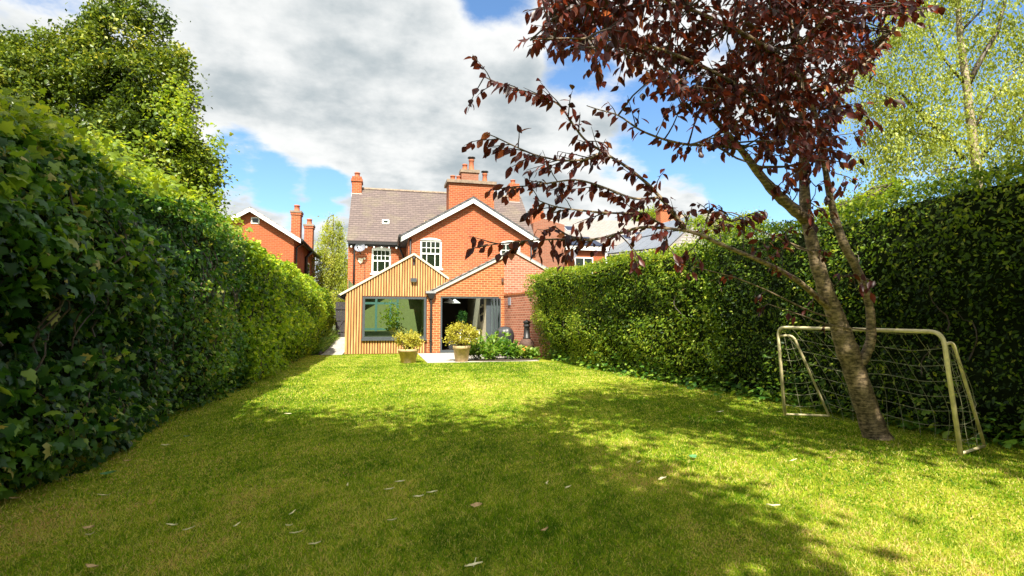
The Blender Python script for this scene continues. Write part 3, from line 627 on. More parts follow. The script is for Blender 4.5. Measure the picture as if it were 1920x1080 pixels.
MB().face([(WINX0+.05, f0+.03, WINZ0+.04), (WINX1-.05, f0+.03, WINZ0+.04), (WINX1-.05, f0+.03, WINZ1-.04), (WINX0+.05, f0+.03, WINZ1-.04)]).build('pane', M['clear'], pw)
# ---- brick extension
DX0, DX1, DZ1 = 2.28, 4.76, 2.35
mb = MB(); wall_y(mb, 1.722, 8.2, 0, 2.48, EY, [(DX0, DX1, .05, DZ1)], .25)
mb.face([(1.722, EY, 2.48), (8.2, EY, 2.48), (8.2, EY, bz(8.2)-.05), (BX, EY, BZ-.05), (1.93, EY, bz(1.93)-.05), (1.722, EY, bz(1.93)-.05)])
mb.face([(8.2, EY, 0), (8.2, 25, 0), (8.2, 25, 2.9), (8.2, EY, 2.9)])
mb.build('extension_wall', M['brick_ext'], house)
ob = MB().prism([(4.99, EY-.008, 2.52), (8.19, EY-.008, 2.52), (8.19, EY-.008, bz(8.19)-.1), (BX, EY-.008, BZ-.1), (4.99, EY-.008, bz(4.99)-.1)], (0, .05, 0)); ob.build('old_brick_panel', M['brick_old'], house)
rm = MB(); added_skylight2 = holed(1.80, bz(1.80)+.03, BX, BZ+.03, EY-.05, 24.98, .30, .66, 22.8, 24.7, .09)
roof_slab(rm, (8.4, EY-.05, bz(8.4)+.03), (8.4, 24.98, bz(8.4)+.03), (BX+.001, 24.98, BZ+.03), (BX+.001, EY-.05, BZ+.03), .09)
br = rm.build('brick_extension_roof', M['lead'], house); added_skylight2.build('real_or_added_rooflight', M['clear2'], br)  # second unseen opening, added to brighten the kitchen wall
verge(br, 'verge_board', M['cream'], 1.80, bz(1.80)-.055, BX-.0005, BZ-.055, EY-.075, .075, .045); verge(br, 'verge_board', M['cream'], 8.4, bz(8.4)-.055, BX+.0005, BZ-.055, EY-.075, .075, .045)
vt = MB()
for k in range(14):
    x_ = 1.86+k*.26; a = bz(x_)+.035; vt.hexa([(x_, EY-.09, a), (x_+.25, EY-.09, a+.25*BS), (x_+.25, EY+.4, a+.25*BS), (x_, EY+.4, a)], [(x_, EY-.09, a+.055), (x_+.25, EY-.09, a+.25*BS+.02), (x_+.25, EY+.4, a+.25*BS+.02), (x_, EY+.4, a+.055)])
vt.build('verge_tiles', M['slate2'], br)
hop = MB().hexa([(1.80, EY-.17, 2.24), (1.98, EY-.17, 2.24), (1.98, EY-.03, 2.24), (1.80, EY-.03, 2.24)], [(1.72, EY-.22, 2.46), (2.04, EY-.22, 2.46), (2.04, EY-.02, 2.46), (1.72, EY-.02, 2.46)])
hop.tube([(1.885, EY-.08, 2.25), (1.885, EY-.08, .06)], .045, 10)
for z_ in (.5, 1.4): hop.box(1.825, 1.945, EY-.14, EY-.002, z_, z_+.05)
hop.build('downpipe', M['black'], house)
MB().box(1.66, 2.06, EY-.2, EY-.03, 2.462, 2.55).build('gutter_end', M['lead'], house)
df = MB().box(DX0, DX0+.07, EY+.02, EY+.12, .05, DZ1).box(DX1-.07, DX1, EY+.02, EY+.12, .05, DZ1).box(DX0+.07, DX1-.07, EY+.022, EY+.12, DZ1-.07, DZ1).box(DX0+.0, DX1-.0, EY-.03, EY+.12, .012, .12)
dfo = df.build('door_frame', M['anthra'], house)
for x_ in (4.42, 4.55, 4.68):
    y0_, y1_ = EY-.62, EY-.02; d = MB()
    d.box(x_-.022, x_+.022, y0_, y0_+.07, .13, DZ1-.09).box(x_-.022, x_+.022, y1_-.07, y1_, .13, DZ1-.09).box(x_-.022, x_+.022, y0_+.07, y1_-.07, .13, .25).box(x_-.022, x_+.022, y0_+.07, y1_-.07, DZ1-.18, DZ1-.09)
    leaf = d.build('door_leaf', M['anthra'], house); MB().face([(x_, y0_+.06, .24), (x_, y1_-.06, .24), (x_, y1_-.06, DZ1-.17), (x_, y0_+.06, DZ1-.17)]).build('pane', M['clear2'], leaf)
# ---- rooms behind the openings
MB().box(4.255, 4.76, EY+.262, EY+.297, .05, 2.6).build('door_jamb', M['anthra'], house)
rmk = MB()
rmk.box(1.80, 1.86, EY+.26, 27.8, 0, 2.6).box(1.86, 4.4, 27.74, 27.8, 0, 2.6)
rmk.build('dark_room_wall', M['dark_in'], house)
MB().box(4.26, 4.9, EY+.30, 27.74, .02, 2.6).build('pale_room_wall', M['plaster'], house)
MB().box(1.80, 4.34, EY+.26, 22.8, 2.602, 2.61).box(1.80, 4.34, 24.9, 27.8, 2.602, 2.61).box(1.8, 3.0, 22.8, 24.9, 2.602, 2.61).build('ceiling', M['dark_in'], house)
MB().box(1.86, 4.92, EY+.13, 27.74, .03, .06).build('room_floor', M['floor_in'], house)
MB().box(1.74, 1.79, EY+.22, 27.5, 0, 3.).box(.75, 1.74, 25.6, 25.66, 0, 3.).build('olive_room_wall', M['olive_in'], house)
MB().box(-1.40, 1.74, 27.5, 27.56, 0, 3.).box(-1.42, -1.40, EY+.22, 27.5, 0, 3.).build('room_wall', M['olive_in'], house)
MB().box(-1.40, 1.74, EY+.22, 27.5, .03, .06).build('sitting_room_floor', M['floor_in'], house)
fw_ = MB()
for x_ in (-.95, -.35, .30, .62): fw_.box(x_-.05, x_+.05, 25.5, 25.6, .06, 2.6)
fw_.box(-1.40, .67, 25.52, 25.58, .9, 1.0).box(-1.40, .67, 25.52, 25.58, 2.1, 2.2).box(-1.40, .67, 25.52, 25.58, .06, .3)
fw_.build('inner_screen', M['teal'], house)

# ---- fixtures on the house
d = thing('satellite_dish', 'round grey satellite dish on the brick wall left of the upper window', 'satellite dish', (-1.22, 28, 5.0))
nrm = unit((-.25, -.9, .35)); ux = unit(np.cross((0, 0, 1), nrm)); uy = np.cross(nrm, ux); c = np.array([-1.22, 27.62, 5.02]); mm = MB(); rings = []
for r_, dp in ((.015, .09), (.12, .08), (.2, .055), (.26, .02), (.285, 0.), (.28, -.01)): rings.append([c+ux*r_*math.cos(q)*1.0+uy*r_*.86*math.sin(q)-nrm*dp for q in np.linspace(0, 2*math.pi, 25)[:-1]])
for a, b_ in zip(rings[:-1], rings[1:]):
    for k in range(24): mm.face([a[k], a[(k+1) % 24], b_[(k+1) % 24], b_[k]])
mm.build('reflector', M['dish'], d, True)
MB().tube([c-uy*.22-nrm*.04, c+nrm*.3-uy*.2], .012, 6).tube([c+nrm*.27-uy*.2, c+nrm*.36-uy*.17], .03, 8).build('feed_arm', M['black'], d)
MB().tube([c-nrm*.09, (-1.2, 27.8, 4.78), (-1.2, 28.0, 4.72)], .022, 6).build('bracket', M['black'], d)
a = thing('alarm_box', 'small cream alarm box below the satellite dish', 'alarm box', (-1.2, 28, 4.4))
MB().prism([(-1.31, 27.995, 4.36), (-1.19, 27.995, 4.22), (-1.07, 27.995, 4.36), (-1.07, 27.995, 4.5), (-1.31, 27.995, 4.5)], (0, -.08, 0)).build('case', M['cream'], a)
MB().lathe((-1.0, 27.94, 4.5), [(.05, -.05), (.055, .02), (.02, .06)], 10).build('lamp', M['cream'], a, True)
MB().tube([(-1.05, 27.985, 4.3), (-.98, 27.985, 4.1), (-.97, 27.985, 3.4)], .012, 5).build('cable', M['black'], a)
s = thing('wall_light', 'dark box shaped wall light on the slatted gable above the picture window', 'wall light', (1.16, EY-.04, 2.98))
MB().box(1.05, 1.29, EY-.17, EY-.037, 2.93, 3.07).build('housing', M['anthra'], s); MB().box(1.08, 1.26, EY-.15, EY-.05, 2.915, 2.93).build('lens', M['white'], s)
s = thing('security_camera', 'small dark security camera at the peak of the slatted gable', 'camera', (1.17, EY-.04, 3.85))
MB().lathe((1.17, EY-.09, 3.86), [(.03, .09), (.055, .07), (.055, 0), (.04, -.05), (.01, -.07)], 12).build('housing', M['black'], s, True); MB().box(1.14, 1.20, EY-.06, EY-.037, 3.62, 3.95).build('bracket', M['timber'], s)
s = thing('outdoor_lamp', 'tiny dark cylinder lamp on the brick gable above the open doors', 'wall light', (4.92, EY, 3.06))
MB().tube([(4.9, EY-.07, 2.98), (4.9, EY-.07, 3.14)], .05, 10).box(4.87, 4.93, EY-.05, EY, 3.02, 3.1).build('housing', M['rust'], s)

# ---- garden wall on the right, running towards the lawn
gw = thing('garden_wall', 'old red brick boundary wall beside the patio and the clay chimenea', 'wall', (5.2, 20, 0))
gp = [(4.99, EY-.003), (5.72, 18.0)]
def off(p, q): n_ = unit(np.array([gp[1][1]-gp[0][1], -(gp[1][0]-gp[0][0])])); return (p[0]-n_[0]*q, p[1]-n_[1]*q)
A0, A1 = gp; B0, B1 = off(A0, .23), off(A1, .23)
MB().hexa([(*A0, 0), (*A1, 0), (*B1, 0), (*B0, 0)], [(*A0, 2.38), (*A1, 2.38), (*B1, 2.38), (*B0, 2.38)]).build('brickwork', M['brick_old'], gw)
A0, A1, B0, B1 = off(A0, -.03), off(A1, -.03), off(A0, .26), off(A1, .26)
MB().hexa([(*A0, 2.382), (*A1, 2.382), (*B1, 2.382), (*B0, 2.382)], [(*A0, 2.46), (*A1, 2.46), (*B1, 2.46), (*B0, 2.46)]).build('coping', M['brick_ext'], gw)
wl = thing('bulkhead_light', 'pale bulkhead lamp on the old garden wall', 'wall light', (5.05, 21.6, 2.1))
MB().hexa([(5.03, 21.72, 1.98), (5.07, 21.5, 1.98), (5.13, 21.5, 1.98), (5.10, 21.72, 1.98)], [(5.03, 21.72, 2.3), (5.07, 21.5, 2.3), (5.13, 21.5, 2.3), (5.10, 21.72, 2.3)]).build('housing', M['dish'], wl)
# ---- gate at the end of the side path
gt = thing('timber_gate', 'dark boarded timber gate closing the side path', 'gate', (-2.0, 29.9, .4))
g_ = MB()
for k in range(8): g_.box(-2.5+k*.14, -2.5+k*.14+.13, 29.9, 29.93, .46, 2.35)
g_.build('boards', M['timber'], gt)
b_ = MB()
for z_ in (.75, 1.35, 1.95): b_.box(-2.5, -1.7, 29.86, 29.9, z_, z_+.12)
b_.hexa([(-2.5, 29.87, .87), (-2.38, 29.87, .87), (-2.38, 29.9, .87), (-2.5, 29.9, .87)], [(-1.82, 29.87, 1.95), (-1.70, 29.87, 1.95), (-1.70, 29.9, 1.95), (-1.82, 29.9, 1.95)])
b_.build('brace', M['timber'], gt)
MB().box(-1.66, -1.5, 29.8, 29.95, .3, 2.75).build('gate_post', M['timber'], gt)

# ------------------------------------------------------------------ neighbouring houses
def simple_window(parent, x0, x1, z0, z1, y, mull=2):
    f = MB(); w_ = .08
    f.box(x0, x0+w_, y-.03, y+.05, z0, z1).box(x1-w_, x1, y-.03, y+.05, z0, z1).box(x0+w_, x1-w_, y-.03, y+.05, z1-w_, z1).box(x0+w_, x1-w_, y-.03, y+.05, z0, z0+w_)
    for k in range(1, mull):
        xc = x0+(x1-x0)*k/mull; f.box(xc-.03, xc+.03, y-.025, y+.05, z0+w_, z1-w_)
    o = f.build('window', M['white'], parent); MB().face([(x0+.05, y-.006, z0+.05), (x1-.05, y-.006, z0+.05), (x1-.05, y-.006, z1-.05), (x0+.05, y-.006, z1-.05)]).build('pane', M['glass'], o); return o
nh = thing('brick_villa', 'neighbouring brick house with plain gable behind the ivy hedge, two chimneys', 'house', (-7, 34, 0))
NX0, NX1, NC, NZ, NR, NY = -8.9, -4.72, -6.86, 5.75, 7.28, 30.2
ns_ = (NR-NZ)/(NX1+.3-NC)
m = MB().face([(NX0, NY, 0), (NX1, NY, 0), (NX1, NY, NR-.1-ns_*(NX1-NC)), (NC, NY, NR-.1), (NX0, NY, NR-.1-ns_*(NC-NX0))])
m.face([(NX1, NY, 0), (NX1, NY+9, 0), (NX1, NY+9, 5.85), (NX1, NY, 5.85)]).face([(NX0, NY, 0), (NX0, NY, 5.8), (NX0, NY+9, 5.8), (NX0, NY+9, 0)])
m.build('wall', M['brick_n'], nh)
rm = MB(); xr = NX1+.38; xl = NC-(xr-NC); ez = NR-ns_*(xr-NC)
roof_slab(rm, (xr, NY-.3, ez), (xr, NY+9.2, ez), (NC, NY+9.2, NR), (NC, NY-.3, NR), .12); roof_slab(rm, (xl, NY-.3, ez), (xl, NY+9.2, ez), (NC-.001, NY+9.2, NR), (NC-.001, NY-.3, NR), .12)
nr = rm.build('roof', M['slate2'], nh)
for xe in (xr, xl): verge(nr, 'bargeboard', M['white'], xe, ez-.06, NC+(.0005 if xe < NC else -.0005), NR-.06, NY-.36, .2, .05)
MB().tube([(xr+.05, NY-.3, ez-.08), (xr+.05, NY+9.2, ez-.08)], .07, 8).build('gutter', M['black'], nh, True)
MB().tube([(xr+.02, NY+.6, ez-.1), (NX1+.07, NY+.45, ez-.4), (NX1+.07, NY+.45, 3)], .05, 8).build('downpipe', M['black'], nh, True)
MB().tube([(xr+.02, NY+4.2, ez-.1), (NX1+.1, NY+4.0, ez-.5), (NX1+.1, NY+4.0, 3)], .09, 8).build('downpipe', M['black'], nh, True)
wv = MB().box(-6.86, -6.45, NY-.03, NY+.03, 6.44, 6.78).build('window', M['white'], nh); MB().box(-6.80, -6.51, NY-.036, NY-.031, 6.49, 6.73).build('pane', M['glass'], wv)
wb = MB().box(NX1-.02, NX1+.05, NY+4.7, NY+5.9, 3.6, 5.0).build('window', M['white'], nh); MB().box(NX1+.051, NX1+.056, NY+4.8, NY+5.8, 3.7, 4.9).build('pane', M['glass'], wb)
chimney(nr, -5.30, -4.80, NY+2.5, NY+3.2, 5.6, 7.75, [(0, .4, .18)]); chimney(nr, -4.95, -4.45, NY+5.2, NY+5.9, 5.4, 7.45, [(0, .4, .18)])
# right neighbour: brown brick flank, lit rear wing with solar roof, long slate roof
n2 = thing('slate_roofed_house', 'neighbouring house beyond the right hedge with long slate roof and roof windows', 'house', (13, 38, 0))
m = MB().face([(9.2, 32.5, 0), (11.3, 32.5, 0), (11.3, 32.5, 7.55), (9.9, 32.5, 7.9), (9.2, 32.5, 7.6)]).face([(9.2, 32.5, 0), (9.2, 32.5, 7.6), (9.2, 40, 7.6), (9.2, 40, 0)])
m.face([(11.3, 32.5, 0), (11.3, 40, 0), (11.3, 40, 7.5), (11.3, 32.5, 7.55)]).face([(9.2, 32.5, 7.6), (9.9, 32.5, 7.9), (11.3, 32.5, 7.55), (11.3, 40, 7.55), (9.9, 40, 7.9), (9.2, 40, 7.6)])
m.build('flank_wall', M['brick_b'], n2)
m = MB(); wall_y(m, 11.31, 14.3, 0, 6.1, 33, []); m.build('rear_wall', M['brick_n'], n2)
m = MB(); wall_y(m, 11.31, 24, 0, 6.6, 36.2, []); m.build('wall', M['brick_n'], n2)
simple_window(n2, 12.15, 13.45, 4.2, 5.55, 33)
MB().box(11.25, 14.5, 32.72, 32.80, 5.98, 6.2).build('fascia', M['white'], n2)
MB().tube([(14.35, 32.9, 6.1), (14.35, 32.9, 3)], .07, 8).build('downpipe', M['white'], n2, True)
rm = MB(); roof_slab(rm, (11.25, 32.75, 6.22), (14.6, 32.75, 6.22), (14.2, 36, 7.6), (11.25, 36, 7.6)); r2 = rm.build('wing_roof', M['slate2'], n2)
rm = MB(); P_ = [(11.35, 32.9), (14.3, 32.9), (13.95, 35.0), (11.35, 35.0)]; q_ = lambda p, o_: (p[0], p[1], 6.22+(p[1]-32.75)*1.38/3.25+o_)
rm.hexa([q_(p, .03) for p in P_], [q_(p, .08) for p in P_]).build('solar_panel', M['solar'], r2)
rm = MB(); roof_slab(rm, (11.0, 35.9, 6.9), (24.3, 35.9, 6.9), (24.3, 41, 9.75), (11.0, 41, 9.75)); r3 = rm.build('roof', M['slate2'], n2)
S3 = 2.85/5.1
for x_, y_, w_, h_ in ((12.55, 38.6, .85, 1.1), (13.85, 38.6, .85, 1.1), (16.9, 37.3, .8, 1.0), (18.0, 37.3, .8, 1.0), (19.4, 38.0, .9, 1.1), (20.8, 38.2, .8, .9)):
    z_ = 6.9+(y_-35.9)*S3; p = lambda a, b, o_: (x_+a, y_+b*.87, z_+b*.87*S3+o_)
    fo = MB().hexa([p(-w_/2, -h_/2, 0), p(w_/2, -h_/2, 0), p(w_/2, h_/2, 0), p(-w_/2, h_/2, 0)], [p(-w_/2, -h_/2, .08), p(w_/2, -h_/2, .08), p(w_/2, h_/2, .08), p(-w_/2, h_/2, .08)]).build('roof_window', M['lead'], r3)
    MB().face([p(-w_/2+.1, -h_/2+.1, .09), p(w_/2-.1, -h_/2+.1, .09), p(w_/2-.1, h_/2-.1, .09), p(-w_/2+.1, h_/2-.1, .09)]).build('pane', M['solar'], fo)
chimney(r3, 10.1, 10.9, 36, 36.8, 7.4, 9.3, [(-.1, .4, .18)]); chimney(r3, 22.6, 23.5, 40.4, 41.2, 8.6, 10.9, [(-.25, .4, .18), (.2, .4, .18)])
d2 = thing('satellite_dish', 'satellite dish on the neighbouring house just above the right hedge', 'satellite dish', (11.8, 32.9, 5.3))
nrm = unit((-.75, -.6, .3)); ux = unit(np.cross((0, 0, 1), nrm)); uy = np.cross(nrm, ux); c = np.array([11.85, 32.6, 5.62]); mm = MB(); rings = []
for r_, dp in ((.015, .1), (.16, .09), (.26, .06), (.36, 0.)): rings.append([c+ux*r_*math.cos(q)+uy*r_*math.sin(q)-nrm*dp for q in np.linspace(0, 2*math.pi, 21)[:-1]])
for a, b_ in zip(rings[:-1], rings[1:]):
    for k in range(20): mm.face([a[k], a[(k+1) % 20], b_[(k+1) % 20], b_[k]])
mm.build('reflector', M['dish'], d2, True); MB().tube([c-nrm*.1, (11.95, 32.95, 5.2)], .03, 6).build('bracket', M['black'], d2)
n3 = thing('solar_roofed_house', 'low house with rows of solar panels on its hipped roof above the right hedge', 'house', (18, 33, 0))
E0, E1, G0, G1 = (14.9, 36.4, 5.95), (15.6, 27.0, 5.3), (19.2, 35.2, 8.35), (19.2, 28.2, 8.1)
MB().box(15.9, 22, 27.6, 35.6, 0, 5.4).build('wall', M['brick_n'], n3)
rm = MB(); rm.face([E1, E0, G0, G1]).face([E0, (22.5, 36.4, 5.95), G0]).face([E1, G1, (22.5, 27, 5.3)]); r4 = rm.build('roof', M['slate2'], n3)
def on4(u, v, o_=0.):
    e = np.array(E0)*(1-u)+np.array(E1)*u; g = np.array(G0)*(1-u)+np.array(G1)*u; n_ = unit(np.cross(np.array(E1)-E0, np.array(G0)-E0)); n_ = n_ if n_[2] > 0 else -n_
    return e*(1-v)+g*v+n_*o_
for k in range(2):
    v0, v1 = .08+.44*k, .48+.44*k
    for j in range(6):
        u0, u1 = .06+.15*j, .06+.15*j+.143
        MB().hexa([on4(u0, v0, .03), on4(u1, v0, .03), on4(u1, v1, .03), on4(u0, v1, .03)], [on4(u0, v0, .08), on4(u1, v0, .08), on4(u1, v1, .08), on4(u0, v1, .08)]).build('solar_panel', M['solar2'], r4)
MB().tube([E0, E1], .07, 6).build('gutter', M['black'], n3)
n4 = thing('red_roofed_house', 'distant brick house peeping over the right hedge behind the purple tree', 'house', (25, 40, 0))
MB().box(23.0, 29.0, 40, 46, 0, 9.4).build('wall', M['brick_n'], n4)
rm = MB(); roof_slab(rm, (22.7, 39.6, 9.3), (29.3, 39.6, 9.3), (28, 43, 11.0), (24.5, 43, 11.0)); rm.build('roof', M['conc'], n4)

# ------------------------------------------------------------------ trees
def rv(s=1.): return np.array([random.gauss(0, s) for _ in range(3)])
def curve(a, b, bow=.12, n=6, sag=0.):
    a, b = np.array(a, float), np.array(b, float); L = np.linalg.norm(b-a); o = rv(L*bow*.5)
    return [a+(b-a)*t_+o*math.sin(math.pi*t_)+np.array([0, 0, -sag*L*t_*t_]) for t_ in np.linspace(0, 1, n)]
def crown_tree(name, label, base, trunk, ells, nclump, kleaf, size, tmpl, mat, barkm, group=None, clr=.45, trad=.15, hang=.3, limbs=22, tintf=None, shell=.55):
    """tapered trunk, limbs to leaf clumps, leaves scattered in many small clumps through the crown volume"""
    root = thing(name, label, 'tree', base, group)
    tp = [np.array(p, float) for p in trunk]; n = len(tp)
    m = MB(); m.tube(tp, [trad*(1-.8*k/(n-1)) for k in range(n)], 10)
    w_ = np.array([e[3]*e[4]*e[5] for e in ells], float)**.8; w_ /= w_.sum(); cs = []
    for _ in range(nclump):
        e = ells[RNG.choice(len(ells), p=w_)]; d = rdir(1)[0]; r_ = RNG.uniform(shell, 1)**.6
        cs.append(np.array(e[:3])+d*r_*np.array(e[3:6])*RNG.uniform(.85, 1.12))
    cs = np.array(cs)
    for k in range(min(limbs, nclump)):
        c = cs[k]; j = min(range(1, n), key=lambda q: np.linalg.norm(tp[q]-c)+max(0, tp[q][2]-c[2]+.4)*2)
        L = np.linalg.norm(c-tp[j]); m.tube(curve(tp[j], c, .18, 6), [max(.012, trad*.42*(1-.85*t_)*(1-.5*j/n)) for t_ in np.linspace(0, 1, 6)], 6)
        for q in range(2):
            s_ = tp[j]+(c-tp[j])*RNG.uniform(.4, .8); e_ = cs[RNG.integers(len(cs))]
            if np.linalg.norm(e_-s_) < 2.0: m.tube(curve(s_, e_, .2, 4), [.022, .016, .011, .006], 5)
    m.build('trunk', barkm, root, True)
    k = nclump*kleaf; ci = np.repeat(np.arange(nclump), kleaf); rad_ = clr*RNG.uniform(.6, 1.3, nclump)
    P = cs[ci]+RNG.normal(size=(k, 3))*rad_[ci][:, None]*np.array([.55, .55, .42])
    P[:, 2] -= hang*np.abs(RNG.normal(size=k))*rad_[ci]
    yd = rdir(k)*.8+[0, 0, -hang]; zd = rdir(k)*.7+[0, 0, .8]
    t1 = (RNG.normal(size=nclump)*.22)[ci]+.45+RNG.normal(size=k)*.16
    if tintf is not None: t1 = t1+tintf(P)
    leaf_object('crown', tmpl, P, yd, zd, size*np.exp(RNG.normal(size=k)*.25), t1, mat, root); return root
def E_(px, py, D, rx, ry, rd):
    """crown lobe given as picture position, distance from the camera and half sizes in picture units"""
    c = at_d(px, py, D); s_ = D/FPX; return (*c, rx*s_, max(rx, rd)*s_, ry*s_)
# big evergreen behind the ivy hedge
crown_tree('evergreen_tree', 'big bushy evergreen tree rising behind the dark ivy hedge', (-5.3, 12.0, 0), [(-5.3, 12., 0), (-5.3, 12., 2.5), (-5.2, 12.1, 4.5), (-5.1, 12.1, 5.6), (-5.0, 12.2, 6.8)],
           [E_(235, 85, 11, 60, 85, 80), E_(265, 170, 11, 95, 90, 100), E_(130, 190, 11, 120, 115, 120), E_(70, 140, 11.1, 70, 60, 80), E_(10, 170, 11.2, 60, 60, 70), E_(15, 230, 11, 90, 90, 90), E_(250, 300, 10.8, 125, 90, 110), E_(345, 330, 10.8, 60, 95, 70), E_(165, 110, 11, 60, 55, 65), E_(-80, 150, 11.5, 110, 110, 110), E_(130, 330, 10.8, 130, 90, 110), E_(310, 230, 11, 45, 75, 55), E_(205, -5, 11, 22, 30, 25), E_(272, -8, 11, 20, 22, 22), E_(292, 40, 11, 22, 40, 25), E_(25, 125, 11.2, 18, 30, 20), E_(110, 95, 11, 18, 26, 20), E_(330, 120, 11, 20, 40, 25)],
           2100, 84, .074, LEAF4, M['laurel'], M['bark_dark'], clr=.21, limbs=0, tintf=lambda P: .1*wob(P, 1.5, 2))
v = thing('climbing_vine', 'bright lime green vine spilling over the ivy hedge in front of the evergreen tree', 'vine', (-3.2, 9, 0))
cs = []
for px, py, D, r_ in ((395, 320, 10.6, 28), (370, 355, 10.3, 30), (405, 280, 10.8, 18), (340, 300, 10.4, 22), (385, 390, 10.2, 25), (335, 385, 10.0, 24), (420, 400, 10.8, 22), (345, 190, 10.2, 18), (330, 160, 10.4, 14), (350, 225, 10.2, 16), (300, 190, 10.2, 20), (310, 250, 9.8, 18), (250, 315, 8.6, 22), (215, 290, 8.0, 25), (280, 335, 9.0, 22), (185, 275, 7.6, 20), (310, 360, 9.4, 20)):
    for _ in range(5):
        xx, yy = px+random.gauss(0, r_*.7), py+random.gauss(0, r_*.6); cs.append(at_d(xx, yy, D+random.gauss(0, .12)))
for px, py in ((20, 190), (60, 210), (100, 232), (150, 262), (190, 285), (230, 308), (270, 332), (310, 358), (350, 378), (390, 405), (430, 425)):
    for _ in range(6):                                      # the part of the vine lying along the hedge top
        d_ = ray(px+random.gauss(0, 16), py+26*max(0, 1-px/300)+6+random.gauss(0, 5)); cs.append(EYE+d_*(random.uniform(-3.05, -2.75)/d_[0]))
cs = np.array(cs)
ci = np.repeat(np.arange(len(cs)), 34); k = len(ci); P = cs[ci]+RNG.normal(size=(k, 3))*[.13, .15, .10]
leaf_object('foliage', IVY, P, rdir(k)*.6+[0, 0, -.5], rdir(k)*.5+[.2, -.2, .8], .056*np.exp(RNG.normal(size=k)*.3), RNG.normal(size=k)*.22+.5, M['lime'], v)
# birch beyond the right hedge
def P_(*q): return [at_d(x, y, D) for x, y, D in q]
bt = P_((1838, 420, 11), (1832, 320, 11), (1822, 250, 11), (1812, 160, 11), (1800, 70, 11), (1795, -20, 11), (1790, -140, 11), (1780, -240, 11)); bt[0] = np.array([bt[1][0], bt[1][1], 0.])
bl = [E_(1860, 60, 11.5, 80, 90, 90), E_(1720, 130, 11, 90, 80, 90), E_(1870, 180, 11, 80, 70, 90), E_(1750, 230, 11, 75, 60, 80), E_(1690, 260, 11, 55, 80, 70), E_(1640, 190, 11.3, 55, 80, 70), E_(1640, 300, 11.2, 40, 50, 60), E_(1790, -60, 11, 130, 90, 120), E_(1700, 40, 11, 60, 60, 80), E_(1960, 120, 11, 80, 140, 90), E_(1900, 260, 11, 60, 50, 70), E_(1790, 290, 11, 70, 35, 60), E_(1600, 130, 11.3, 35, 50, 50)]
bi = crown_tree('birch_tree', 'tall airy birch with pale trunk and yellow green leaves behind the right hedge', tuple(bt[0]), bt, bl, 400, 95, .060, LEAF4, M['birch'], M['bark_birch'], clr=.27, trad=.105, hang=1.2, limbs=0, shell=.1)
m = MB()
for q, r0 in (([(1822, 250, 11), (1850, 200, 11), (1890, 150, 11.1), (1940, 90, 11.2)], .035), ([(1812, 165, 11), (1840, 110, 11), (1870, 60, 11), (1885, 0, 11), (1890, -60, 11)], .06), ([(1808, 300, 11), (1780, 260, 11), (1730, 220, 11), (1690, 175, 11), (1640, 150, 11)], .055), ([(1780, 262, 11), (1720, 250, 11), (1680, 240, 11)], .03), ([(1835, 300, 11), (1870, 260, 11), (1910, 225, 11), (1960, 180, 11)], .05), ([(1812, 160, 11), (1770, 110, 11), (1745, 60, 11), (1730, -20, 11)], .035), ([(1830, 310, 11), (1760, 320, 11), (1720, 350, 11)], .02), ([(1730, 220, 11), (1715, 150, 11), (1700, 100, 11)], .022), ([(1800, 60, 11), (1840, 20, 11), (1850, -40, 11)], .03), ([(1690, 175, 11), (1650, 190, 11), (1610, 215, 11)], .016)):
    m.tube(P_(*q), [r0*(1-.75*k/(len(q)-1)) for k in range(len(q))], 7)
m.build('limb', M['bark_dark'], bi, True)
# conifer like tree left of the house, and shrubs seen over the right hedge
crown_tree('larch_tree', 'light green feathery tree standing left of the brick house', (-3.5, 38, 0), [(-3.5, 38, 0), (-3.5, 38, 4), (-3.45, 38, 8.6)],
           [(-3.4, 38, 7.6, .55, .6, 1.2), (-3.5, 38, 6.3, 1.0, 1., 1.3), (-3.4, 38, 5, 1.25, 1.2, 1.3), (-3.3, 38, 3.5, 1.3, 1.2, 1.5), (-2.7, 37.5, 2.6, 1.0, 1., 1.5)], 420, 60, .10, LEAF4, M['far_tree'], M['bark_dark'], clr=.34, hang=.8, limbs=20)
for nm, lb, D, es in (('garden_shrub', 'yellow green shrub top showing over the right hedge beside the purple tree trunk', 13., [(1395, 420, 40, 18), (1350, 425, 40, 16), (1300, 418, 24, 16), (1430, 408, 22, 14)]),
                      ('distant_tree', 'small light green tree top between the far slate roofs', 48., [(1222, 402, 16, 12), (1205, 410, 12, 9)]),
                      ('copper_shrub', 'yellow and copper coloured shrub below the birch behind the right hedge', 10.5, [(1590, 385, 26, 14), (1630, 372, 22, 16), (1665, 350, 22, 14), (1560, 398, 20, 12)])):
    b0 = at_d(es[0][0], 500, D); b0[2] = 0; tp = at_d(es[0][0], es[0][1]-5, D)
    crown_tree(nm, lb, tuple(b0), [b0, (b0+tp)/2+[.05, 0, 0], tp], [E_(x, y, D, rx, ry, rx) for x, y, rx, ry in es], 90, 50, .055 if D < 20 else .13, LEAF4, M['lime'], M['bark_dark'], clr=.16*D/11, trad=.06, limbs=24)
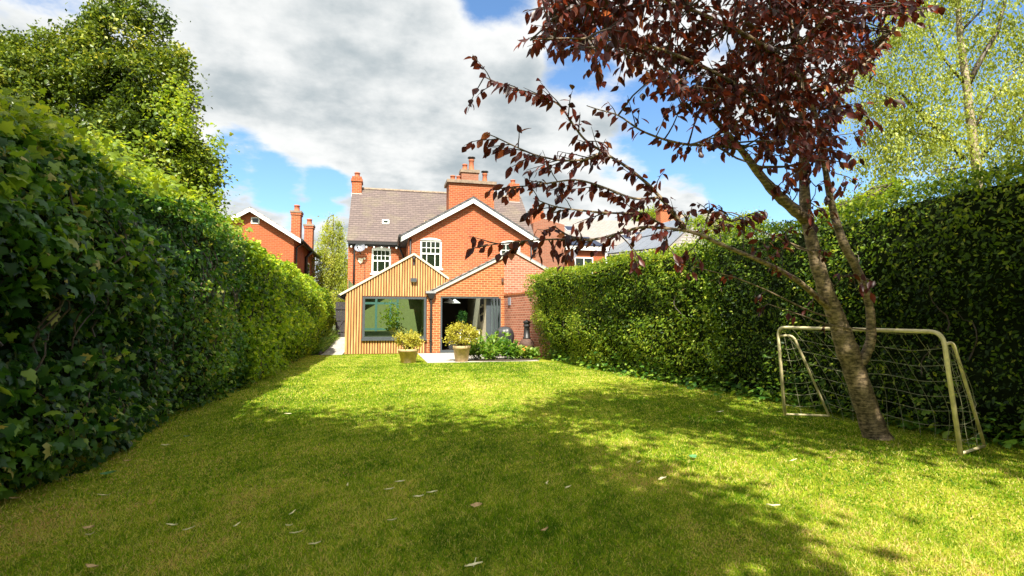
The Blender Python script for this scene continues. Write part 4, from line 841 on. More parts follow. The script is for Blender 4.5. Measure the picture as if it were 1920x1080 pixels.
# tall trees behind the viewer: they shade the near half of the lawn and show in the picture window
crown_tree('lime_tree', 'broad leafy tree behind the camera shading the near lawn', (-3.6, -4, 0), [(-3.6, -4, 0), (-3.5, -3.8, 3), (-3.4, -3.2, 5.5), (-3.3, -2.7, 9.4)],
           [(-3.3, -2.2, 7.5, 4.3, 4.3, 2.2), (-1.2, -2.0, 7.3, 2.6, 2.6, 1.8), (-4.6, -.9, 7.4, 3.2, 3.2, 2.0)], 820, 75, .17, LEAF4, M['laurel'], M['bark_dark'], clr=.75, trad=.3, limbs=30, shell=.1)
crown_tree('ash_tree', 'leafy tree behind the camera shading the right hedge', (7.6, -2.2, 0), [(7.6, -2.2, 0), (7.5, -2, 3), (7.2, -1.5, 5.5), (6.9, -1, 9)],
           [(6.9, -1.2, 7.6, 2.6, 3.0, 2.1), (7.5, 1.6, 8.4, 2.0, 2.4, 1.5), (5.3, -2.0, 6.2, 1.2, 1.2, .8), (3.9, -.3, 7.4, 1.9, 1.0, 1.2), (5.4, -.7, 7.0, 1.4, 1.2, 1.2), (2.2, .2, 8.4, 1.2, .8, .9)], 460, 55, .14, LEAF4, M['laurel'], M['bark_dark'], clr=.65, trad=.26, limbs=24, shell=.1)

hedge('boundary_hedge', 'tall clipped hedge closing the garden behind the camera', lambda y, z: -9.+.1*np.sin(z)+0*y, lambda y: 4.4+.2*np.sin(y*1.1), -9., 9., 1.4, 1, LEAF4, M['laurel'], 60, lambda P: .2+0*P[:, 1], seed=3)
bh = bpy.data.objects['boundary_hedge']; bh.location = (1., -10.5, 0); bh.rotation_euler = (0, 0, R(90))
# ------------------------------------------------------------------ the purple tree
pt = thing('purple_plum_tree', 'leaning purple leaved tree with ringed bark in front of the football goal', 'tree', (5.3, 4.86, 0))
SK = []                                                   # (points, radii) of all woody parts
def br(q, r):
    pts = P_(*[(x, y, D) for x, y, D in q]); SK.append((pts, r)); return pts
TR = [(1655, 845, 5.95), (1646, 826, 5.97), (1628, 775, 5.97), (1605, 705, 5.95), (1588, 655, 5.92), (1572, 605, 5.9), (1550, 550, 5.85), (1530, 490, 5.82), (1517, 430, 5.8), (1509, 385, 5.8), (1507, 300, 5.75), (1505, 220, 5.7), (1498, 120, 5.6), (1490, 20, 5.6), (1482, -120, 5.6), (1470, -260, 5.6)]
br(TR, [.21, .145, .120, .112, .114, .092, .082, .070, .062, .056, .050, .042, .034, .026, .018, .010])
br([(1602, 700, 5.95), (1622, 668, 5.9), (1634, 640, 5.88), (1633, 590, 5.85), (1625, 545, 5.8), (1605, 500, 5.75), (1580, 455, 5.7), (1560, 390, 5.7), (1546, 310, 5.65), (1536, 240, 5.6), (1515, 170, 5.5), (1490, 80, 5.4), (1470, -20, 5.4), (1460, -150, 5.4)], [.062, .056, .052, .046, .042, .042, .044, .036, .030, .026, .022, .018, .014, .008])
br([(1512, 412, 5.8), (1480, 385, 5.7), (1450, 358, 5.6), (1415, 315, 5.5), (1388, 278, 5.4), (1350, 235, 5.25), (1310, 190, 5.1), (1270, 150, 5.0), (1230, 120, 4.9)], [.066, .058, .052, .040, .032, .024, .018, .014, .008])
br([(1560, 582, 5.9), (1530, 555, 5.7), (1495, 525, 5.5), (1450, 500, 5.3), (1400, 478, 5.15), (1350, 458, 5.0), (1315, 440, 4.95), (1285, 432, 4.9), (1250, 428, 4.85), (1200, 425, 4.75), (1160, 438, 4.7), (1110, 451, 4.65), (1065, 443, 4.6), (1040, 425, 4.55)], [.040, .032, .027, .024, .021, .019, .018, .016, .014, .013, .012, .011, .009, .006])
br([(1285, 432, 4.9), (1268, 405, 4.85), (1238, 370, 4.8), (1215, 345, 4.75), (1175, 312, 4.7), (1130, 285, 4.65), (1095, 262, 4.6), (1072, 230, 4.55), (1050, 195, 4.5), (1010, 178, 4.45), (960, 165, 4.4), (920, 150, 4.38), (903, 141, 4.36)], [.018, .017, .016, .015, .013, .011, .010, .009, .008, .007, .006, .005, .004])
br([(1130, 285, 4.65), (1100, 300, 4.55), (1050, 302, 4.5), (1000, 290, 4.45), (960, 272, 4.4), (925, 255, 4.38), (910, 250, 4.36)], [.010, .009, .008, .007, .006, .005, .004])
br([(1238, 370, 4.8), (1190, 375, 4.7), (1130, 350, 4.6), (1080, 335, 4.55), (1020, 345, 4.5), (975, 350, 4.45), (945, 352, 4.4)], [.012, .011, .010, .008, .007, .005, .004])
br([(1250, 428, 4.85), (1210, 400, 4.7), (1150, 400, 4.6), (1090, 395, 4.5), (1040, 388, 4.45), (1000, 372, 4.4)], [.011, .010, .009, .008, .006, .004])
br([(1110, 451, 4.65), (1060, 448, 4.5), (1000, 450, 4.4), (950, 455, 4.35), (900, 462, 4.3)], [.009, .008, .006, .005, .004])
br([(1390, 280, 5.4), (1340, 272, 5.2), (1290, 272, 5.05), (1245, 262, 4.95), (1200, 245, 4.85), (1160, 215, 4.75), (1120, 205, 4.7), (1100, 198, 4.68)], [.018, .015, .013, .011, .009, .007, .005, .004])
br([(1540, 260, 5.62), (1560, 200, 5.6), (1595, 150, 5.6), (1635, 105, 5.6), (1675, 60, 5.6), (1700, 15, 5.6), (1712, -40, 5.6)], [.024, .022, .019, .016, .013, .009, .005])
br([(1507, 270, 5.72), (1460, 215, 5.4), (1400, 170, 5.1), (1330, 130, 4.9), (1250, 95, 4.7), (1180, 78, 4.55), (1100, 72, 4.4), (1040, 72, 4.35), (995, 75, 4.3)], [.03, .026, .022, .018, .015, .012, .009, .007, .004])
br([(1500, 150, 5.6), (1440, 90, 5.2), (1370, 50, 4.9), (1290, 15, 4.7), (1200, -10, 4.5), (1110, -5, 4.4), (1050, 15, 4.35)], [.03, .025, .02, .016, .012, .008, .004])
br([(1490, 30, 5.5), (1440, -60, 5.3), (1370, -120, 5.0), (1280, -160, 4.8), (1180, -160, 4.6)], [.024, .02, .015, .01, .005])
br([(1495, 90, 5.5), (1560, 20, 5.3), (1600, -50, 5.2), (1640, -140, 5.2)], [.02, .016, .012, .006])
br([(1575, 600, 5.9), (1520, 585, 5.75), (1440, 545, 5.6), (1380, 520, 5.45), (1300, 500, 5.3)], [.011, .010, .008, .006, .004])
br([(1640, 620, 5.88), (1560, 612, 5.7), (1500, 590, 5.6), (1440, 570, 5.5)], [.009, .008, .006, .004])
br([(1540, 480, 5.82), (1480, 455, 5.6), (1420, 430, 5.5), (1370, 415, 5.4)], [.010, .009, .007, .004])
allp = np.array([p for pts, r in SK for p in pts]); allr = np.array([q for pts, r in SK for q in r])
LP, LY, LZ = [], [], []
def leaves_on(pts, step=.045, size=.085, skip=0.):
    pts = [np.array(p) for p in pts]
    for a, b in zip(pts[:-1], pts[1:]):
        L = np.linalg.norm(b-a); tg = unit(b-a); n_ = max(1, int(L/step))
        for k in range(n_):
            if random.random() < skip: continue
            side = unit(np.cross(tg, (0, 0, 1)))*random.choice((-1, 1))
            LP.append(a+(b-a)*((k+random.random())/n_)+rv(.012)); LY.append(unit(tg*.45+side*.55+np.array([0, 0, -.75])+rv(.28))); LZ.append(unit(np.array([0, 0, .55])+side*.6+rv(.45)))
tw = MB()
def twig(a, d, L, r=.006, sag=.25):
    p = [np.array(a)]; d = unit(d)
    for k in range(4):
        d = unit(d+np.array([0, 0, -sag*.22])+rv(.10)); p.append(p[-1]+d*L/4)
    tw.tube(p, [r, r*.85, r*.7, r*.5, r*.3], 4); leaves_on(p[1:], .028); return p
for i, (pts, r) in enumerate(SK):
    if i in (0, 1): continue
    for a, b, ra in zip(pts[:-1], pts[1:], r[:-1]):
        if ra > .034 or i >= 15: continue
        L = np.linalg.norm(b-a); tg = unit(b-a)
        if i not in (3, 10) or (i == 3 and ra < .0135) or (i == 10 and ra < .02):
            leaves_on([a, b], .034 if i in (4, 5, 6, 7) else .045, skip=.1)
        k_ = L/(.085 if i in (4, 5, 6, 7, 8) else .12)
        if i == 9: k_ = L/.2
        if i == 3: k_ = L/.45 if ra > .014 else L/.22
        if i == 10: k_ = L/.4
        for _ in range(int(k_+random.random())):
            twig(a+(b-a)*random.random(), tg*.8+rv(.5)+np.array([0, 0, .0]), random.uniform(.10, .34) if i in (4, 5, 6, 7, 8, 9) else random.uniform(.15, .42))
for i in (15, 16, 17):
    pts = SK[i][0]
    for k in range(1, len(pts)): twig(pts[k], unit(pts[k]-pts[k-1])+rv(.4), .14); 
# the dense part of the crown: targets inside its outline, each joined to the nearest wood
POLY = [(1200, -380), (1080, -150), (1030, 10), (1000, 78), (1090, 90), (1190, 120), (1205, 160), (1260, 195), (1300, 215), (1330, 245), (1400, 250), (1425, 295), (1490, 300), (1520, 330), (1560, 250), (1600, 140), (1640, 90), (1690, 20), (1700, -100), (1640, -330), (1400, -420)]
def inside(x, y):
    c = False; j = len(POLY)-1
    for i in range(len(POLY)):
        (xi, yi), (xj, yj) = POLY[i], POLY[j]
        if (yi > y) != (yj > y) and x < (xj-xi)*(y-yi)/(yj-yi)+xi: c = not c
        j = i
    return c
cnt = 0
while cnt < 560:
    x, y = random.uniform(1000, 1710), random.uniform(-420, 330)
    if not inside(x, y): continue
    if y < -60 and random.random() < .35: continue
    D = 5.0+.9*(x-1250)/300*.6+random.gauss(0, .42); T = at_d(x, y, D)
    dd = np.linalg.norm(allp-T, axis=1)+6*np.maximum(0, allr-.05); j = int(np.argmin(dd)); S = allp[j]; L = np.linalg.norm(T-S)
    if L > 1.5: continue
    q = curve(S, T, .18, 5); tw.tube(q, [.011, .009, .008, .006, .003], 4); leaves_on(q[2:], .04)
    d = unit(T-S+np.array([0, 0, .1]))
    for _ in range(3): twig(q[-1-random.randint(0, 1)], d+rv(.7), random.uniform(.12, .36))
    cnt += 1
for x, y, D in ((1350, 410, 5.2), (1250, 440, 4.9), (1330, 400, 5.0), (1520, 380, 5.7), (1480, 330, 5.5), (1560, 300, 5.6), (1600, 250, 5.6), (1620, 215, 5.6), (1540, 420, 5.6), (1470, 440, 5.5), (1395, 440, 5.2), (1530, 350, 5.7), (1440, 340, 5.4), (1260, 470, 4.9), (1190, 470, 4.7), (1560, 195, 5.5), (1500, 240, 5.4), (1530, 470, 5.5), (1620, 520, 5.6), (1440, 470, 5.2), (1580, 520, 5.6), (1300, 465, 5.0), (1380, 410, 5.3), (1400, 405, 5.3), (1500, 345, 5.7), (1530, 320, 5.7), (1480, 365, 5.6), (1555, 345, 5.6), (1515, 395, 5.7), (1585, 330, 5.6), (1345, 430, 5.1), (1290, 410, 5.0), (1355, 395, 5.2), (1660, 180, 5.6)):
    T = at_d(x, y, D); j = int(np.argmin(np.linalg.norm(allp-T, axis=1))); q = curve(allp[j], T, .15, 4); tw.tube(q, [.008, .006, .005, .003], 4)
    for _ in range(3): twig(q[-1], rv(.5)+unit(T-allp[j]), .17)
m = MB()
for i, (pts, r) in enumerate(SK):
    # densify for a smooth, slightly knobbly stem
    P0 = np.array(pts); t0 = np.arange(len(P0)); tt = np.linspace(0, len(P0)-1, (len(P0)-1)*5+1); Q = np.stack([np.interp(tt, t0, P0[:, c]) for c in range(3)], 1)
    if len(P0) > 3:
        for _ in range(3): Q[1:-1] = .25*Q[:-2]+.5*Q[1:-1]+.25*Q[2:]
    rr = np.interp(tt, t0, r)*(1+.05*np.sin(np.arange(len(tt))*1.7+i)+RNG.normal(size=len(tt))*.025)
    m.tube(Q, list(rr), 14 if i < 3 else 8)
m.build('trunk', M['bark'], pt, True)
tw.build('twigs', M['bark_dark'], pt)
k = len(LP); LP_ = np.array(LP)
leaf_object('leaves', OVAL, LP_, np.array(LY), np.array(LZ), np.stack([RNG.uniform(.075, .12, k), RNG.uniform(.062, .122, k), RNG.uniform(.06, .12, k)], 1), RNG.normal(size=k)*.26+.42, M['plum'], pt)
print('plum leaves', k)

# ------------------------------------------------------------------ football goal
gl = thing('football_goal', 'small cream tube football goal with sagging net behind the purple tree', 'goal', (5.4, 5.2, 0))
LB, RB = np.array([5.40, 6.37, 0.]), np.array([5.46, 4.10, 0.]); LT, RT_ = np.array([5.33, 6.37, 1.22]), np.array([5.31, 4.10, 1.20])
LR, RR = np.array([5.90, 6.13, .02]), np.array([6.02, 4.28, .02])
def rounded(ps, r=.10, n=6):
    out = [np.array(ps[0])]
    for a, b, c in zip(ps[:-2], ps[1:-1], ps[2:]):
        a, b, c = map(np.array, (a, b, c)); p, q = b+unit(a-b)*r, b+unit(c-b)*r
        out += [(1-t_)**2*p+2*t_*(1-t_)*b+t_*t_*q for t_ in np.linspace(0, 1, n)]
    return out+[np.array(ps[-1])]
MB().tube(rounded([LB, LT, RT_, RB], .13, 8), .0215, 12).build('front_frame', M['goal'], gl, True)
for b, tp_, rr in ((LB, LT, LR), (RB, RT_, RR)):
    s0 = b+(tp_-b)*.90; s1 = s0+(rr-b)*.34+np.array([0, 0, .01])
    MB().tube(rounded([s0, s1, rr], .09), .016, 10).build('side_support', M['goal'], gl, True)
    MB().tube([b+[0, 0, .025], rr+[0, 0, .005]], .014, 8).build('ground_bar', M['goal'], gl, True)
net = MB(); nu, nv = 11, 7
def npnt(u, v):
    top = LT*(1-u)+RT_*u; bot = LR*(1-u)+RR*u
    p = top*(1-v)+bot*v; s_ = math.sin(math.pi*min(1, u))*math.sin(math.pi*v)
    return p+np.array([.16*s_+.10*math.sin(math.pi*v), .02*math.sin(9*u+5*v), -.13*math.sin(math.pi*u)*(.25+.75*v)*(1-v*.75)+.018*math.sin(13*u+3*v)])
for j in range(nv+1):
    net.tube([npnt(u, j/nv) for u in np.linspace(0.01, .99, 43)], .0029, 4)
for i in range(nu+1):
    u0 = .02+.96*i/nu; net.tube([npnt(min(.99, max(.01, u0+.010*math.sin(7*v+i))), v) for v in np.linspace(0, 1, 17)], .0029, 4)
for b, tp_, rr in ((LB, LT, LR), (RB, RT_, RR)):            # side nets
    for j in range(1, 7):
        v = j/7; a = b+(tp_-b)*(1-v)*.9; c = b+(tp_-b)*.9*(1-v)+(rr-b)*(.34+.66*v)
        net.tube([a+(c-a)*t_+np.array([0, 0, -.03*math.sin(math.pi*t_)]) for t_ in np.linspace(0, 1, 7)], .0029, 4)
    for k in (.4, .75):
        net.tube([b+(tp_-b)*.9*(1-v)+(rr-b)*(.34+.66*v)*k+np.array([0, .01*math.sin(9*v), 0]) for v in np.linspace(.02, .98, 9)], .0029, 4)
for k in range(5):                                          # loose ends
    p = npnt(.90+.02*k, .1+.12*k); net.tube([p, p+[0, -.03, -.06], p+[-.02, -.02, -.13], p+[-.01, -.06, -.15]], .0029, 4)
net.build('net', M['net'], gl)

# ------------------------------------------------------------------ pots and planting by the patio
def potted(x, y, rt, h, sh_w, sh_h, label, plabel, n):
    p = thing('plant_pot', label, 'plant pot', (x, y, 0))
    MB().lathe((x, y, 0), [(rt*.66, 0), (rt*.70, .01), (rt*.92, h*.80), (rt*1.0, h*.81), (rt*1.02, h*.98), (rt*.97, h), (rt*.86, h*.985), (rt*.84, h*.86), (.02, h*.85)], 24).build('tub', M['pot'], p, True)
    MB().lathe((x, y, h*.86), [(rt*.85, 0), (rt*.4, .02), (.01, .03)], 16).build('soil', M['soil'], p)
    s = thing('potted_shrub', plabel, 'shrub', (x, y, h*.88))
    m = MB(); cs = []
    for k in range(46):
        d = rdir(1)[0]*RNG.uniform(.35, 1.25)**.6; c = np.array([x, y, h+sh_h*.52])+d*[sh_w/2, sh_w/2*.8, sh_h*.5]; cs.append(c)
        m.tube(curve((x+random.gauss(0, .03), y, h*.86), c, .2, 5), [.012, .010, .008, .006, .003], 5)
    m.build('stems', M['bark_dark'], s, True); cs = np.array(cs); ci = np.repeat(np.arange(46), n//46); k = len(ci)
    leaf_object('foliage', LEAF4, cs[ci]+RNG.normal(size=(k, 3))*[.07, .07, .06], rdir(k)+[0, 0, .35], rdir(k)*.8+[0, 0, .6], np.full(k, .062)*np.exp(RNG.normal(size=k)*.25), RNG.normal(size=k)*.22+.55, M['shrub'], s)
potted(.77, 17.2, .315, .44, .74, .5, 'tapered sandstone coloured pot on the lawn in front of the slatted gable', 'small golden shrub growing in the pot in front of the slatted gable', 1700)
potted(2.47, 17.3, .29, .52, .95, .64, 'tapered sandstone coloured pot on the patio edge in front of the open doors', 'larger rounded golden shrub growing in the pot in front of the open doors', 2900)
bed = [(3.05, 17.9, .5, .70, 'broad leaved bright green plant beside the patio pot'), (3.5, 17.6, .46, .55, 'low pale green plant at the front of the patio bed'), (3.75, 18.2, .55, .85, 'tallest leafy green plant in the patio bed'), (4.1, 17.7, .42, .62, 'dark green leafy plant left of the covered barbecue'), (4.55, 17.9, .42, .40, 'pale flowering plant in front of the covered barbecue'), (4.95, 18.05, .32, .32, 'low grassy plant next to the chimenea')]
for x, y, r_, h, lb in bed:
    b = thing('border_plant', lb, 'plant', (x, y, 0), 'plants in the patio bed'); m = MB(); n_ = 34
    LPs, Ys = [], []
    for k in range(n_):
        a = RNG.uniform(0, 6.28); e = np.array([x+math.cos(a)*r_*RNG.uniform(.2, 1), y+math.sin(a)*r_*RNG.uniform(.2, .8), h*RNG.uniform(.45, 1.05)]); c = curve((x+random.gauss(0, .08), y+random.gauss(0, .06), 0), e, .15, 6); m.tube(c, [.007, .006, .005, .004, .003, .002], 4)
        for q in range(2, 6):
            for _ in range(4): LPs.append(c[q]); Ys.append(unit(rv(.5)+unit(c[q]-c[q-1])*.6+np.array([math.cos(a), math.sin(a), 0])*.3))
    m.build('stems', M['herb'], b); k = len(LPs)
    leaf_object('foliage', OVAL, np.array(LPs), np.array(Ys), rdir(k)*.5+[0, 0, .9], RNG.uniform(.10, .19, k), RNG.normal(size=k)*.22+.5+{3: -.25, 4: .2}.get(bed.index((x, y, r_, h, lb)), 0), M['herb'], b)
    if 'flowering' in lb:
        f = MB()
        for k in range(9):
            c = np.array([x+random.gauss(0, .2), y-.1+random.gauss(0, .12), h*random.uniform(.7, 1.1)]); f.lathe(c, [(.005, -.01), (.035, .0), (.028, .025), (.004, .03)], 8)
        f.build('flowers', M['orange'], b)
o = MB().lathe((3.9, 17.6, -.01), [(1.35, 0), (1.2, .03), (.4, .05), (.01, .05)], 24); o.v = [(v_[0], 17.6+(v_[1]-17.6)*.42, v_[2]) for v_ in o.v]
struct(o.build('flower_bed', M['soil']))
# covered barbecue
bq = thing('covered_barbecue', 'barbecue under a creased black cover between the doors and the chimenea', 'barbecue', (4.38, 19.4, 0))
m = MB(); prof = [(.30, .20), (.31, .35), (.27, .50), (.31, .60), (.335, .75), (.34, .88), (.29, 1.00), (.19, 1.09), (.06, 1.12), (.0, 1.125)]; seg = 40; cx, cy = 4.38, 19.4
for r_, z in prof:
    for a in range(seg):
        q = 2*math.pi*a/seg; fold = 1+(.16*(abs(math.sin(3.5*q+z*2.5))-.6)+.08*math.sin(9*q-z*7)+.04*math.sin(17*q+z*20))*min(1, max(0, 1.15-z)*1.6)
        m.v.append((cx+r_*fold*math.cos(q), cy+r_*fold*.85*math.sin(q), z+.025*math.sin(4*q)*(r_ > .2)))
for k in range(len(prof)-1):
    for a in range(seg): b_ = (a+1) % seg; m.f.append((k*seg+a, k*seg+b_, (k+1)*seg+b_, (k+1)*seg+a))
m.build('cover', M['fabric'], bq, True)
for dx, dy in ((-.2, -.15), (.2, -.15), (0, .2)): MB().tube([(cx+dx, cy+dy, .5), (cx+dx*1.3, cy+dy*1.3, 0)], .016, 8).build('leg', M['black'], bq, True)
# chimenea
ch = thing('chimenea', 'rusty brown clay chimenea with tall dark neck against the old garden wall', 'chimenea', (5.12, 19.0, 0)); cx, cy = 5.12, 19.0
MB().lathe((cx, cy, 0), [(.14, .22), (.22, .26), (.27, .36), (.285, .46), (.26, .56), (.19, .64), (.14, .68)], 26).build('belly', M['rust'], ch, True)
MB().lathe((cx, cy, 0), [(.150, .67), (.155, .71), (.125, .73), (.105, 1.0), (.10, 1.10), (.135, 1.12), (.135, 1.16), (.10, 1.17), (.11, 1.24), (.15, 1.27), (.15, 1.30), (.09, 1.30), (.08, 1.24), (.01, 1.2)], 22).build('neck', M['black'], ch, True)
MB().lathe((cx, cy, 1.30), [(.13, 0), (.10, .03), (.03, .05), (.02, .08), (.0, .085)], 16).build('rain_cap', M['black'], ch, True)
n_ = unit((-.25, -1, 0)); e_ = np.array([n_[1], -n_[0], 0]); mo = MB()
ring = [np.array([cx, cy, .40])+n_*.262+e_*.10*math.cos(q)+np.array([0, 0, .09*math.sin(q)]) for q in np.linspace(0, 2*math.pi, 17)]
mo.tube(ring, .018, 6); mo.build('mouth_rim', M['rust'], ch, True); mo = MB(); mo.face([p+n_*.008 for p in ring[:-1]]).build('fire_mouth', M['black'], ch)
for a in (.5, 2.6, 4.7): MB().tube([(cx+.16*math.cos(a), cy+.16*math.sin(a), .28), (cx+.26*math.cos(a), cy+.26*math.sin(a), .0)], .018, 8).build('leg', M['black'], ch, True)
# ------------------------------------------------------------------ inside the rooms
k_ = thing('kitchen_island', 'white kitchen island with pale worktop seen through the open doors', 'kitchen island', (3.6, 24.6, .06))
MB().box(2.9, 4.1, 24.5, 25.2, .06, .93).build('cabinet', M['white'], k_); MB().box(2.85, 4.15, 24.42, 25.25, .932, .975).build('worktop', M['cream'], k_)
cb = thing('glazed_cabinet', 'small white glass fronted cabinet just inside the open doors', 'cabinet', (3.95, 23.4, .06))
m = MB().box(3.25, 4.15, 23.4, 23.8, .06, .14).box(3.25, 4.15, 23.4, 23.8, .90, .96)
for x_ in (3.25, 3.67, 4.09): m.box(x_, x_+.06, 23.4, 23.8, .14, .90)
m.box(3.31, 3.67, 23.402, 23.44, .52, .56).box(3.73, 4.09, 23.402, 23.44, .52, .56).build('carcass', M['white'], cb)
MB().box(3.31, 4.09, 23.46, 23.47, .14, .90).build('glass_front', M['glass'], cb)
for x_, y_, lb in ((2.9, 24.2, 'left white cone pendant lamp in the kitchen'), (3.22, 24.9, 'right white cone pendant lamp in the kitchen')):
    p = thing('pendant_lamp', lb, 'pendant lamp', (x_, y_, 2.2), 'kitchen pendant lamps'); MB().lathe((x_, y_, 2.16), [(.27, 0), (.26, .02), (.12, .12), (.05, .17), (.02, .19)], 20, False).build('lamp_shade', M['white'], p, True); MB().tube([(x_, y_, 2.34), (x_, y_, 2.602)], .008, 5).build('cord', M['black'], p)
vs = thing('flower_vase', 'dark vase with a bushy arrangement on the kitchen island', 'vase', (3.55, 24.7, .975)); MB().lathe((3.55, 24.7, .975), [(.06, 0), (.1, .1), (.07, .24), (.09, .28)], 14).build('vase', M['black'], vs, True)
k = 260; leaf_object('arrangement', LEAF4, RNG.normal(size=(k, 3))*[.1, .08, .14]+[3.55, 24.7, 1.5], rdir(k)+[0, 0, .4], rdir(k), RNG.uniform(.06, .14, k), RNG.uniform(0, .5, k), M['ivy'], vs)
q = 0
wa = thing('wall_art', 'cluster of dark photo frames on the pale kitchen wall', 'wall art', (4.24, 23.6, 1.8))
for yy, zz_, w_, h_ in ((23.0, 2.05, .2, .28), (23.3, 2.08, .22, .3), (23.6, 2.0, .2, .3), (23.05, 1.7, .22, .3), (23.38, 1.66, .2, .26), (23.66, 1.62, .2, .3), (23.2, 1.34, .2, .26), (23.5, 1.30, .22, .26)):
    MB().box(4.222, 4.256, yy, yy+w_, zz_, zz_+h_).build('photo_frame', M['black'], wa)
sf = thing('armchair', 'pale green armchair behind the picture window', 'armchair', (1.2, 23.2, .06))
M['sage'] = plain('sage_fabric', (.34, .38, .16), .9, .15)
MB().box(.85, 1.6, 22.9, 23.6, .2, .55).build('seat', M['sage'], sf)
MB().hexa([(1.45, 22.9, .5), (1.68, 22.9, .5), (1.68, 23.6, .5), (1.45, 23.6, .5)], [(1.6, 22.92, 1.1), (1.70, 22.92, 1.1), (1.70, 23.55, 1.1), (1.6, 23.55, 1.1)]).build('backrest', M['sage'], sf)
for dx, dy in ((.9, 22.95), (1.55, 22.95), (.9, 23.5), (1.55, 23.5)): MB().tube([(dx, dy, .2), (dx, dy, .06)], .025, 8).build('leg', M['timber'], sf)
sf = thing('sofa', 'low grey green sofa behind the left half of the picture window', 'sofa', (-.2, 23.6, .06))
M['sage2'] = plain('grey_fabric', (.26, .30, .16), .9, .15)
MB().box(-1.0, .55, 23.3, 24.1, .15, .5).build('seat', M['sage2'], sf); MB().hexa([(-1.0, 23.95, .5), (.55, 23.95, .5), (.55, 24.2, .5), (-1.0, 24.2, .5)], [(-.9, 24.1, .88), (.45, 24.1, .88), (.45, 24.25, .88), (-.9, 24.25, .88)]).build('backrest', M['sage2'], sf)
for x_ in (-1.12, .56): MB().box(x_, x_+.11, 23.3, 24.15, .07, .68).build('armrest', M['sage2'], sf)
hp = thing('house_plant', 'tall leafy house plant standing behind the picture window', 'house plant', (.35, 24.8, .06)); MB().lathe((.35, 24.8, .06), [(.12, 0), (.17, .3), (.15, .3), (.01, .26)], 16).build('pot', M['terra'], hp, True)
MB().tube(curve((.35, 24.8, .3), (.38, 24.8, 1.9), .05, 6), [.02, .018, .015, .012, .01, .006], 6).build('stem', M['bark_dark'], hp)
k = 420; leaf_object('foliage', OVAL, RNG.normal(size=(k, 3))*[.2, .18, .42]+[.37, 24.8, 1.35], rdir(k)+[0, 0, -.3], rdir(k)*.6+[0, 0, .7], RNG.uniform(.10, .17, k), RNG.uniform(.2, 1, k), M['lime'], hp)

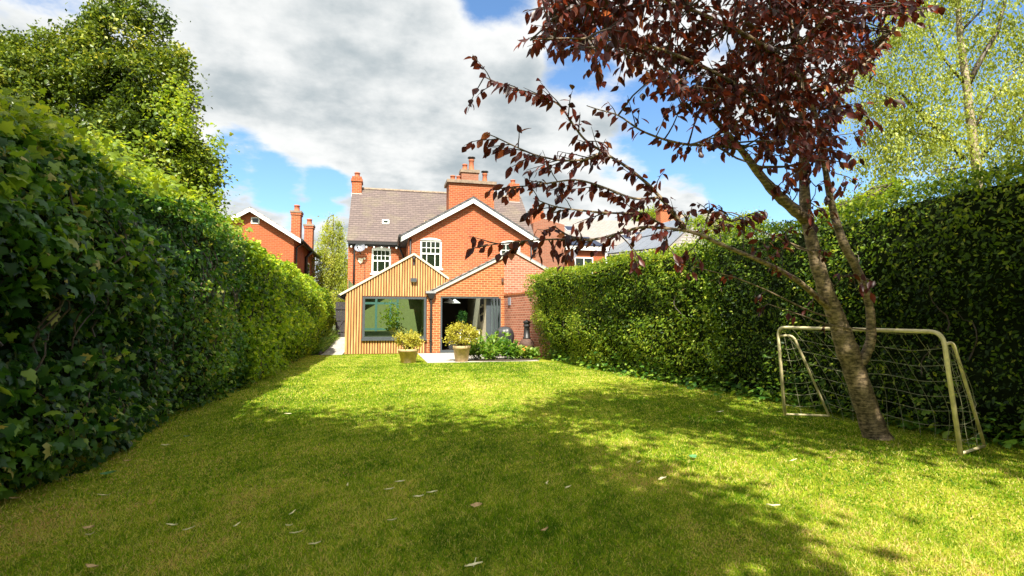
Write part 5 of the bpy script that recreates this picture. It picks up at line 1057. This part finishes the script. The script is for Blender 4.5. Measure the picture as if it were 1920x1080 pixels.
# ------------------------------------------------------------------ fallen leaves
M['straw'] = plain('dry_leaf', (.86, .76, .46), .7, .2, 30); M['tan'] = plain('tan_leaf', (.55, .36, .16), .7, .2, 30); M['gleaf'] = plain('green_leaf', (.08, .22, .07), .45, .25, 30)
LV = [(202, 889, .11, 'gleaf', 'green ivy leaf lying on the grass by the left hedge foot'), (240, 865, .07, 'tan', 'tan scrap leaf in the shade close to the ivy hedge'), (310, 836, .075, 'straw', 'thin pale leaf near the middle of the ivy hedge foot'),
      (350, 819, .06, 'gleaf', 'tiny green leaf lying alone near the far ivy hedge foot'), (195, 930, .09, 'straw', 'pale straight leaf alone on dark turf near the left edge'), (28, 936, .07, 'tan', 'light leaf at the very left edge beside the ivy'),
      (166, 992, .06, 'tan', 'crumpled tan leaf above a tiny one at the left foreground'), (168, 1004, .04, 'straw', 'tiny pale leaf just below the crumpled tan one'), (172, 1065, .075, 'tan', 'broad tan leaf at the bottom left of the lawn'),
      (322, 987, .08, 'straw', 'curved straw leaf left of a flat one in the shaded foreground'), (354, 994, .06, 'straw', 'flat straw leaf right of the curved one in the shaded foreground'), (444, 987, .06, 'straw', 'upright pointing pale leaf standing alone in the shaded foreground'),
      (548, 964, .065, 'straw', 'uppermost straw leaf of the loose column in the centre foreground'), (542, 987, .045, 'straw', 'small tilted leaf in the middle of the centre foreground column'), (555, 1001, .07, 'straw', 'widest pale leaf of the centre foreground column'), (590, 1022, .06, 'straw', 'lowest leaf of the centre foreground column'),
      (653, 911, .05, 'straw', 'narrow leaf pointing up left of the central leaf cluster'), (730, 919, .07, 'straw', 'arched leaf at the left of the central leaf cluster'), (750, 905, .075, 'straw', 'plump pale leaf at the top of the central leaf cluster'), (785, 933, .07, 'straw', 'slightly curved leaf at the bottom of the central leaf cluster'), (810, 925, .075, 'straw', 'long straight leaf at the right of the central leaf cluster'), (893, 950, .075, 'tan', 'broad light leaf alone right of the central leaf cluster'),
      (735, 977, .055, 'straw', 'slanted leaf below the central leaf cluster'), (888, 1063, .09, 'straw', 'forked straw twig leaf at the bottom centre of the lawn'), (540, 777, .10, 'straw', 'far pale leaf at the edge of the sunlit lawn'), (1027, 908, .06, 'straw', 'leaf standing on edge in the shaded mid lawn'), (1065, 916, .06, 'straw', 'flat leaf beside the one standing on edge'),
      (1242, 900, .085, 'straw', 'long pale leaf on the light patch of mid lawn'), (1300, 858, .09, 'gleaf', 'grey green leaf lying in front of the tree shade'), (1487, 865, .085, 'straw', 'pale slanted leaf on the grass left of the purple tree'), (1555, 860, .06, 'tan', 'small tan leaf nearest the purple tree base'), (1450, 950, .08, 'straw', 'bright oval leaf at the edge of the sunlit foreground patch'),
      (1021, 996, .05, 'tan', 'tan leaf alone in the lower middle of the lawn'), (1198, 868, .06, 'straw', 'thin leaf behind the light patch of mid lawn'), (1350, 773, .10, 'straw', 'distant light leaf on the lawn in front of the right hedge')]
for px, py, L, mt, lb in LV:
    L *= 1.1; c = on_ground(px, py, .028); a = random.uniform(-.5, .5)+(1.4 if 'up' in lb or 'edge in' in lb else 0); ex = np.array([math.cos(a), math.sin(a), random.uniform(-.05, .08)]); ey = np.array([-math.sin(a), math.cos(a), random.uniform(-.2, .3)]); ez = np.array([0, 0, 1.]); m = MB(); n_ = 7; up_, lo_, mid = [], [], []
    W_ = L*(.115 if mt == 'straw' else .28)
    for k in range(n_):
        s_ = k/(n_-1); h_ = .010*(2*s_-1)**2+.004*s_; w_ = W_*math.sin(math.pi*min(1, s_*.96+.02))**.8; bend = ey*L*random.uniform(.04, .2)*math.sin(math.pi*s_)
        q = c+ex*L*(s_-.5)+bend+ez*h_; up_.append(q+ey*w_+ez*.006); lo_.append(q-ey*w_+ez*.006); mid.append(q)
    for k in range(n_-1): m.face([mid[k], mid[k+1], up_[k+1], up_[k]]); m.face([lo_[k], lo_[k+1], mid[k+1], mid[k]])
    if 'forked' in lb: m.tube([c, c+ex*L*.3+ey*L*.5+ez*.02], .002, 4)
    props(m.build('fallen_leaf', M[mt], origin=tuple(c)), lb, 'leaf', 'fallen leaves on the lawn')
